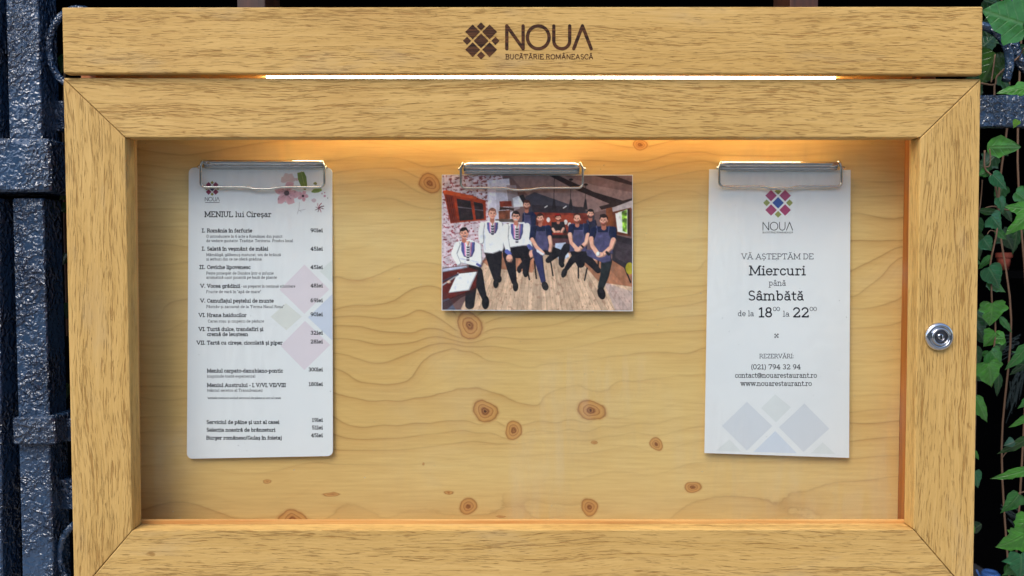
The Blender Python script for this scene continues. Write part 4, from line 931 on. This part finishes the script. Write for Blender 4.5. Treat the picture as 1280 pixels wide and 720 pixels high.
# ================================================================== ivy
def leaf_mat():
    m = NT('ivy_leaf'); a = m.n('Attribute', attribute_name='tint').outputs['Color']
    uv = m.n('UVMap').outputs[0]; sep = m.n('SeparateXYZ'); m.l(uv, sep.inputs[0]); u, v = sep.outputs[0], m.math('ABSOLUTE', sep.outputs[1])
    mid = m.rng(v, .012, .05, 1, 0)
    side = m.math('FRACT', m.math('MULTIPLY', m.math('SUBTRACT', u, m.math('MULTIPLY', v, .7)), 4.5))
    side = m.math('MULTIPLY', m.rng(m.math('ABSOLUTE', m.math('SUBTRACT', side, .5)), .02, .10, 1, 0), m.rng(v, .1, .5, .7, .2))
    vein = m.math('MAXIMUM', mid, side)
    tc = m.n('TexCoord').outputs['Object']; nz = m.noise(tc, 160, 3)
    c = m.mix(m.rng(nz, .3, .7), a, m.mix(.35, a, (.02, .07, .02, 1)))
    c = m.mix(m.math('MULTIPLY', vein, .35), c, m.mix(.5, a, (.30, .42, .20, 1)))
    m.set(col=c, rough=.24, spec=.6, normal=m.bump(m.math('SUBTRACT', nz, m.math('MULTIPLY', vein, .7)), .0006, .8))
    tb = m.n('BsdfTranslucent'); m.l(m.mix(.5, c, (.15, .3, .04, 1)), tb.inputs[0]); ad = m.n('MixShader'); ad.inputs[0].default_value = .25
    m.l(m.b.outputs[0], ad.inputs[1]); m.l(tb.outputs[0], ad.inputs[2]); m.l(ad.outputs[0], m.out.inputs[0]); return m.m
LEAF = leaf_mat(); STEM = plain('ivy_stem', hexc(120, 92, 70), .7)
HALF = {'heart': [(0, .02), (-.05, .16), (-.02, .34), (.08, .46), (.2, .50), (.32, .45), (.42, .40), (.52, .36), (.60, .26), (.72, .20), (.84, .10), (1, 0)],
        'lobed': [(0, .02), (-.10, .16), (-.12, .34), (-.02, .46), (.08, .44), (.16, .52), (.26, .60), (.34, .50), (.40, .38), (.50, .36), (.60, .34), (.72, .24), (.86, .12), (1, 0)],
        'long': [(0, .02), (.02, .14), (.10, .26), (.22, .34), (.34, .36), (.46, .30), (.54, .30), (.66, .22), (.78, .17), (.9, .07), (1, 0)]}
def leaf(parent, base, tip, width, y, tone, kind='heart', fold=.25, curl=.25, ytip=None, seed=0, label=None):
    """one leaf: midrib from base to tip (photo px), folded about the midrib and drooping"""
    r = random.Random(seed); b = U(*base, y); t = U(*tip, y if ytip is None else ytip); ax = t-b; L = ax.length; ax.normalize()
    nrm = Vector((0, -1, 0)); nrm = (nrm-ax*nrm.dot(ax)).normalized(); sd_ = ax.cross(nrm); W = width*PX*1.15/1.0
    nr = 5; vs = []; uvs = []; fs = []; cols = []
    out = HALF[kind]
    for sgn in (-1, 1):
        rows = []
        for (u, v) in out:
            jit = 1+r.uniform(-.13, .13); row = []
            for k in range(nr+1):
                q_ = k/nr; uu = max(u, 0)*(1-q_)+u*q_ if u < 0 else u; vv_ = v*q_*jit*(1+.10*math.sin(seed*1.7)*sgn)
                across = vv_*W*1.0*1.0
                h = -fold*(1+.5*math.sin(seed*2.3+sgn))*abs(across)+ .35*abs(across)*q_*fold*2 - curl*L*max(uu, 0)**2*.5 + math.sin(q_*9+u*11+seed)*L*.012*q_
                p = b+ax*(uu*L)+sd_*(sgn*across)+nrm*h; row.append(len(vs)); vs.append(tuple(p)); uvs.append((uu, vv_))
                e = tone; s_ = .88+.24*r.random(); cols.append(tuple(c*s_ for c in e[:3])+(1,))
            rows.append(row)
        for A_, B_ in zip(rows, rows[1:]):
            for k in range(nr): fs.append([A_[k], A_[k+1], B_[k+1], B_[k]] if sgn > 0 else [A_[k], B_[k], B_[k+1], A_[k+1]])
    me = bpy.data.meshes.new('leaf'); me.from_pydata(vs, [], fs); me.update()
    uvl = me.uv_layers.new(name='UVMap')
    for l in me.loops: uvl.data[l.index].uv = uvs[l.vertex_index]
    ca = me.color_attributes.new('tint', 'FLOAT_COLOR', 'POINT'); ca.data.foreach_set('color', np.array(cols, 'f').ravel())
    bm = bmesh.new(); bm.from_mesh(me); bmesh.ops.remove_doubles(bm, verts=bm.verts, dist=1e-6); bm.to_mesh(me); bm.free()
    return link('leaf', me, LEAF, parent, True)
def stem(parent, pts, r=.0007):
    mb = MB(); P_ = [U(*p) for p in pts]
    sm = []
    for i in range(len(P_)-1):
        p0, p1, p2, p3 = P_[max(i-1, 0)], P_[i], P_[i+1], P_[min(i+2, len(P_)-1)]
        for t in np.linspace(0, 1, 6)[:-1]:
            sm.append(.5*((2*p1)+(p2-p0)*t+(2*p0-5*p1+4*p2-p3)*t*t+(3*p1-p0-3*p2+p3)*t**3))
    sm.append(P_[-1]); tube(mb, sm, r, 6); return mb.build('stem', STEM, parent, smooth=True)
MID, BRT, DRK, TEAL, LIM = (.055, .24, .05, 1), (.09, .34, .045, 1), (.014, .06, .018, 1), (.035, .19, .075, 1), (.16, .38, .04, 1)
def vine(label, root, stems, leaves):
    v = empty('ivy_vine', U(*root)); tag(v, label, 'ivy', 'ivy vines hanging beside the case')
    for s_ in stems: stem(v, *s_)
    for i, L in enumerate(leaves):
        base, tip, wd, y, tone = L[:5]; kind = L[5] if len(L) > 5 else 'heart'
        leaf(v, base, tip, wd, y, tone, kind, L[6] if len(L) > 6 else .42, L[7] if len(L) > 7 else .45, None, i*7+int(base[1]))
        leaf_stem = None
    return v
vine('trailing ivy stem with small glossy leaves running down right beside the case', (1238, 482, .075),
     [([(1231, 188, .08), (1231, 210, .08), (1240, 221, .078), (1246, 242, .075), (1247, 264, .075), (1246, 290, .07), (1243, 305, .07), (1238, 330, .07), (1239, 350, .07), (1240, 378, .07), (1244, 404, .07), (1243, 430, .07), (1239, 446, .07), (1234, 456, .07), (1236, 470, .075)],),
      ([(1231, 209, .08), (1237, 207, .08), (1238, 196, .08), (1237, 186, .08)], .0005), ([(1245, 290, .07), (1238, 288, .07), (1234, 293, .07)], .0004), ([(1228, 225, .085), (1226, 250, .09), (1222, 280, .09)], .0005)],
     [((1249, 247), (1257, 267), 16, .07, TEAL), ((1239, 270), (1256, 287), 27, .068, TEAL), ((1244, 286), (1262, 300), 15, .072, MID, 'long'), ((1229, 298), (1243, 314), 22, .068, TEAL),
      ((1240, 320), (1225, 337), 15, .07, MID, 'long'), ((1236, 334), (1254, 361), 27, .064, TEAL), ((1235, 353), (1262, 366), 17, .072, MID), ((1240, 379), (1241, 408), 34, .064, BRT, 'lobed'),
      ((1250, 396), (1270, 417), 13, .07, MID, 'long', .3, .5), ((1245, 416), (1232, 434), 28, .068, BRT), ((1256, 422), (1234, 425), 18, .069, BRT), ((1239, 438), (1256, 460), 27, .066, MID), ((1228, 441), (1246, 446), 12, .07, MID, 'long'), ((1236, 454), (1243, 484), 36, .062, BRT, 'lobed'),
      ((1224, 466), (1236, 474), 14, .072, MID, 'lobed'), ((1241, 218), (1262, 237), 19, .066, TEAL, 'heart', .2, .35), ((1236, 214), (1223, 219), 14, .08, MID),
      ((1234, 184), (1284, 182), 38, .085, BRT, 'long'), ((1218, 495), (1240, 530), 26, .066, BRT, 'long'), ((1239, 474), (1241, 485), 8, .07, LIM)])
vine('broad ivy leaves in the upper right corner above the fence rail', (1239, 104, .095),
     [([(1226, 104, .1), (1243, 106, .1), (1246, 96, .1), (1256, 86, .1), (1275, 70, .1)], .0008), ([(1243, 106, .1), (1243, 122, .1)], .0008), ([(1239, 103, .095), (1241, 90, .095), (1244, 68, .095)], .0006), ([(1280, 60, .09), (1272, 75, .1)], .0005)],
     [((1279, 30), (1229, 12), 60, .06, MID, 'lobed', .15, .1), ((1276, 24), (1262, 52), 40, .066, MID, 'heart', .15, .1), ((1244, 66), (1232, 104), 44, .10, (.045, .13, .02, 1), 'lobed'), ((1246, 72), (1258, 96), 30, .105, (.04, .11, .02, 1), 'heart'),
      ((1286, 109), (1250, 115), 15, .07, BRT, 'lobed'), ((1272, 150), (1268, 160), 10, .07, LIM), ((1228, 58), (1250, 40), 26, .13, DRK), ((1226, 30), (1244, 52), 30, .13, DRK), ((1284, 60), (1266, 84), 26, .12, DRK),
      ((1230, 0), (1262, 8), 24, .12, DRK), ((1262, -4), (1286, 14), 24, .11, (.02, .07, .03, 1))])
vine('ivy leaves reaching in from the right edge level with the flower pot', (1284, 300, .08),
     [([(1300, 250, .085), (1283, 262, .085), (1262, 263, .085), (1240, 258, .09), (1224, 264, .09)], .0006)],
     [((1290, 262), (1256, 258), 24, .08, BRT, 'heart', .2, .1), ((1224, 263), (1262, 266), 14, .088, (.03, .10, .02, 1), 'long'), ((1292, 262), (1262, 294), 26, .066, BRT, 'long'), ((1270, 240), (1290, 254), 22, .09, MID),
      ((1286, 430), (1262, 464), 26, .07, MID, 'long'), ((1292, 446), (1268, 440), 16, .085, TEAL), ((1289, 448), (1266, 470), 20, .10, DRK, 'long')])
vine('pointed ivy leaves low at the right edge over the dark passage', (1282, 690, .08),
     [([(1292, 500, .09), (1282, 560, .09), (1286, 620, .09), (1280, 660, .085), (1279, 700, .085), (1282, 740, .085)], .0009), ([(1290, 612, .09), (1268, 618, .09), (1262, 620, .09)], .0006), ([(1252, 573, .09), (1262, 562, .09), (1284, 552, .09)], .0005)],
     [((1290, 518), (1265, 536), 15, .08, BRT, 'long'), ((1288, 546), (1252, 570), 20, .08, (.03, .09, .02, 1), 'long'), ((1268, 552), (1256, 558), 12, .076, (.05, .14, .10, 1), 'heart'), ((1290, 585), (1245, 602), 20, .075, BRT, 'long', .25, .5),
      ((1274, 618), (1255, 644), 28, .075, MID, 'heart'), ((1288, 646), (1272, 672), 28, .07, BRT, 'heart'), ((1279, 670), (1249, 687), 30, .066, BRT, 'lobed'), ((1282, 676), (1262, 664), 24, .07, BRT, 'heart'), ((1276, 693), (1280, 726), 34, .066, TEAL, 'lobed'),
      ((1278, 706), (1256, 722), 24, .075, MID, 'heart'), ((1262, 704), (1282, 724), 22, .08, MID), ((1286, 500), (1274, 512), 10, .09, MID)])
vine('few ivy leaves peeping out from behind the right door stile', (1222, 600, .07),
     [([(1219, 380, .1), (1220, 480, .1), (1218, 560, .1), (1216, 640, .1)], .0008)],
     [((1216, 405), (1238, 432), 30, .085, (.02, .08, .03, 1)), ((1218, 590), (1226, 612), 20, .068, TEAL), ((1217, 563), (1226, 576), 9, .07, BRT, 'long'), ((1214, 655), (1221, 668), 7, .07, LIM, 'long'),
      ((1216, 292), (1230, 325), 22, .09, (.03, .09, .02, 1), 'lobed'), ((1216, 325), (1228, 330), 10, .09, MID, 'long'), ((1214, 462), (1232, 478), 20, .09, (.03, .09, .02, 1))])
vine('dark ivy leaves in the gap between the fence and the left side of the case', (78, 300, .12),
     [([(82, 60, .13), (79, 160, .13), (80, 260, .13), (84, 420, .13)], .0008)],
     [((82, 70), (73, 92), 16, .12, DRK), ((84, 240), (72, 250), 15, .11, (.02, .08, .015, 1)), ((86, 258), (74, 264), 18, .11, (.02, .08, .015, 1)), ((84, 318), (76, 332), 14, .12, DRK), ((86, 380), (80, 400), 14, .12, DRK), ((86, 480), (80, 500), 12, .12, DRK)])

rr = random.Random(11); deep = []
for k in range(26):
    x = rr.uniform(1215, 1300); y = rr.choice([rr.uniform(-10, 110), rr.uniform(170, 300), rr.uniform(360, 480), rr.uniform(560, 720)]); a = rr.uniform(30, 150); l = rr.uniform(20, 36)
    deep.append(((x, y), (x+l*math.cos(R(a)), y+l*math.sin(R(a))), rr.uniform(20, 34), rr.uniform(.2, .36), (.018, .08*rr.uniform(.6, 1.2), .022, 1), rr.choice(['heart', 'lobed', 'long'])))  # darker leaf tones carry the shade of the back layer
vine('dim tangle of ivy leaves with shade put into their colour, farther back behind the brighter leaves', (1262, 700, .28),
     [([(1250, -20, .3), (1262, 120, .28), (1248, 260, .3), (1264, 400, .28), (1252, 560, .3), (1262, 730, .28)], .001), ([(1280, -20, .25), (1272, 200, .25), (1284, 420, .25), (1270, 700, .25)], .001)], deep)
# ================================================================== far dark background
pot = empty('flower_pot', U(1254, 338, .62)); tag(pot, 'small terracotta flower pot out of focus in the dark behind the ivy', 'flower pot')
TER = plain('terracotta', hexc(176, 84, 62), .8)
def vlathe(mb, c, prof, n=28):
    rings = [[mb.vert((c.x+r*math.cos(2*math.pi*k/n), c.y+r*math.sin(2*math.pi*k/n), c.z+h)) for k in range(n)] for r, h in prof]
    for a, b in zip(rings, rings[1:]):
        for k in range(n): mb.f.append([a[k], a[(k+1) % n], b[(k+1) % n], b[k]])
    mb.f.append(rings[0][::-1]); mb.f.append(rings[-1])
kq = PX*(D+.62)/D; pc_ = U(1254.5, 337.5, .62)
mb = MB(); vlathe(mb, pc_, [(5.3*kq, 0), (7.6*kq, 16.5*kq), (7.2*kq, 16.6*kq), (6.6*kq, 12*kq)]); mb.build('body', TER, pot, smooth=True)
mb = MB(); vlathe(mb, pc_, [(8.0*kq, 15.5*kq), (9.0*kq, 15.6*kq), (9.2*kq, 21.5*kq), (7.9*kq, 21.5*kq), (7.2*kq, 17*kq)]); mb.build('rim', TER, pot)
sh_ = box('plant_shelf', (pc_.x-.04, .55, pc_.z-.012), (pc_.x+.3, .75, pc_.z-.0005), SHADE_BLACK); tag(sh_, 'black shelf carrying the small flower pot in the shadow', 'shelf')
# low ledge with slabs and a blue tub
zl = U(640, 722, .75).z
led = empty('stone_ledge', (0.55, .85, zl-.1)); tag(led, 'dim grey ledge of square slabs low in the passage', 'ledge')
SL = plain('dim_stone', (.035, .037, .042, 1), .9)
for i in range(5):
    for j in range(2):
        x = .30+i*.115; box('slab', (x, .62+j*.2, zl-.03), (x+.111, .815+j*.2, zl), SL, led, bev=.002)
for i in range(5):
    for j in range(3):
        x = .30+i*.09+.02*(j % 2); box('tile', (x, 1.19, zl+.004+j*.075), (x+.086, 1.21, zl+.075+j*.075), SL, led, bev=.002)
tub = empty('blue_watering_can', U(1236, 722, .72)); tag(tub, 'small blurred blue plastic can standing low in the dark passage', 'can')
BLP = plain('blue_plastic', hexc(66, 108, 178), .4)
tc_ = Vector((U(1238, 722, .72).x, .72, zl)); kq = PX*(D+.72)/D
mb = MB(); vlathe(mb, tc_, [(9*kq, .001), (10.5*kq, 3*kq), (10.5*kq, 15*kq), (8*kq, 18*kq), (7.6*kq, 17*kq)]); mb.build('body', BLP, tub, smooth=True)
mb = MB(); tube(mb, [tc_+Vector((-8*kq, 0, 6*kq)), tc_+Vector((-14*kq, 0, 12*kq)), tc_+Vector((-18*kq, 0, 20*kq))], .0022, 8, r2=.0014); mb.build('spout', BLP, tub, smooth=True)
# needle-like shrub far back
sh = empty('dark_shrub', U(1262, 560, .5)); tag(sh, 'dim bluish shrub with thin needle leaves far back in the dark', 'shrub')
ND = plain('needle_leaf', (.02, .035, .036, 1), .6)
mb = MB(); rr = random.Random(3)
for (cx, cy, n_, a0) in ((1268, 428, 14, 165), (1270, 484, 16, 100), (1256, 640, 14, 35), (1276, 470, 12, 110)):
    for k in range(n_):
        a = a0+rr.uniform(-16, 16); l = rr.uniform(14, 34); x = cx+rr.uniform(-8, 8); y = cy+rr.uniform(-12, 12); yy = rr.uniform(.42, .56)
        tube(mb, [U(x, y, yy), U(x+l*.5*math.cos(R(a)), y+l*.5*math.sin(R(a)), yy), U(x+l*math.cos(R(a)), y+l*math.sin(R(a))+2, yy)], .0008, 4, r2=.0002)
tag(mb.build('needles', ND, sh), kind='stuff')
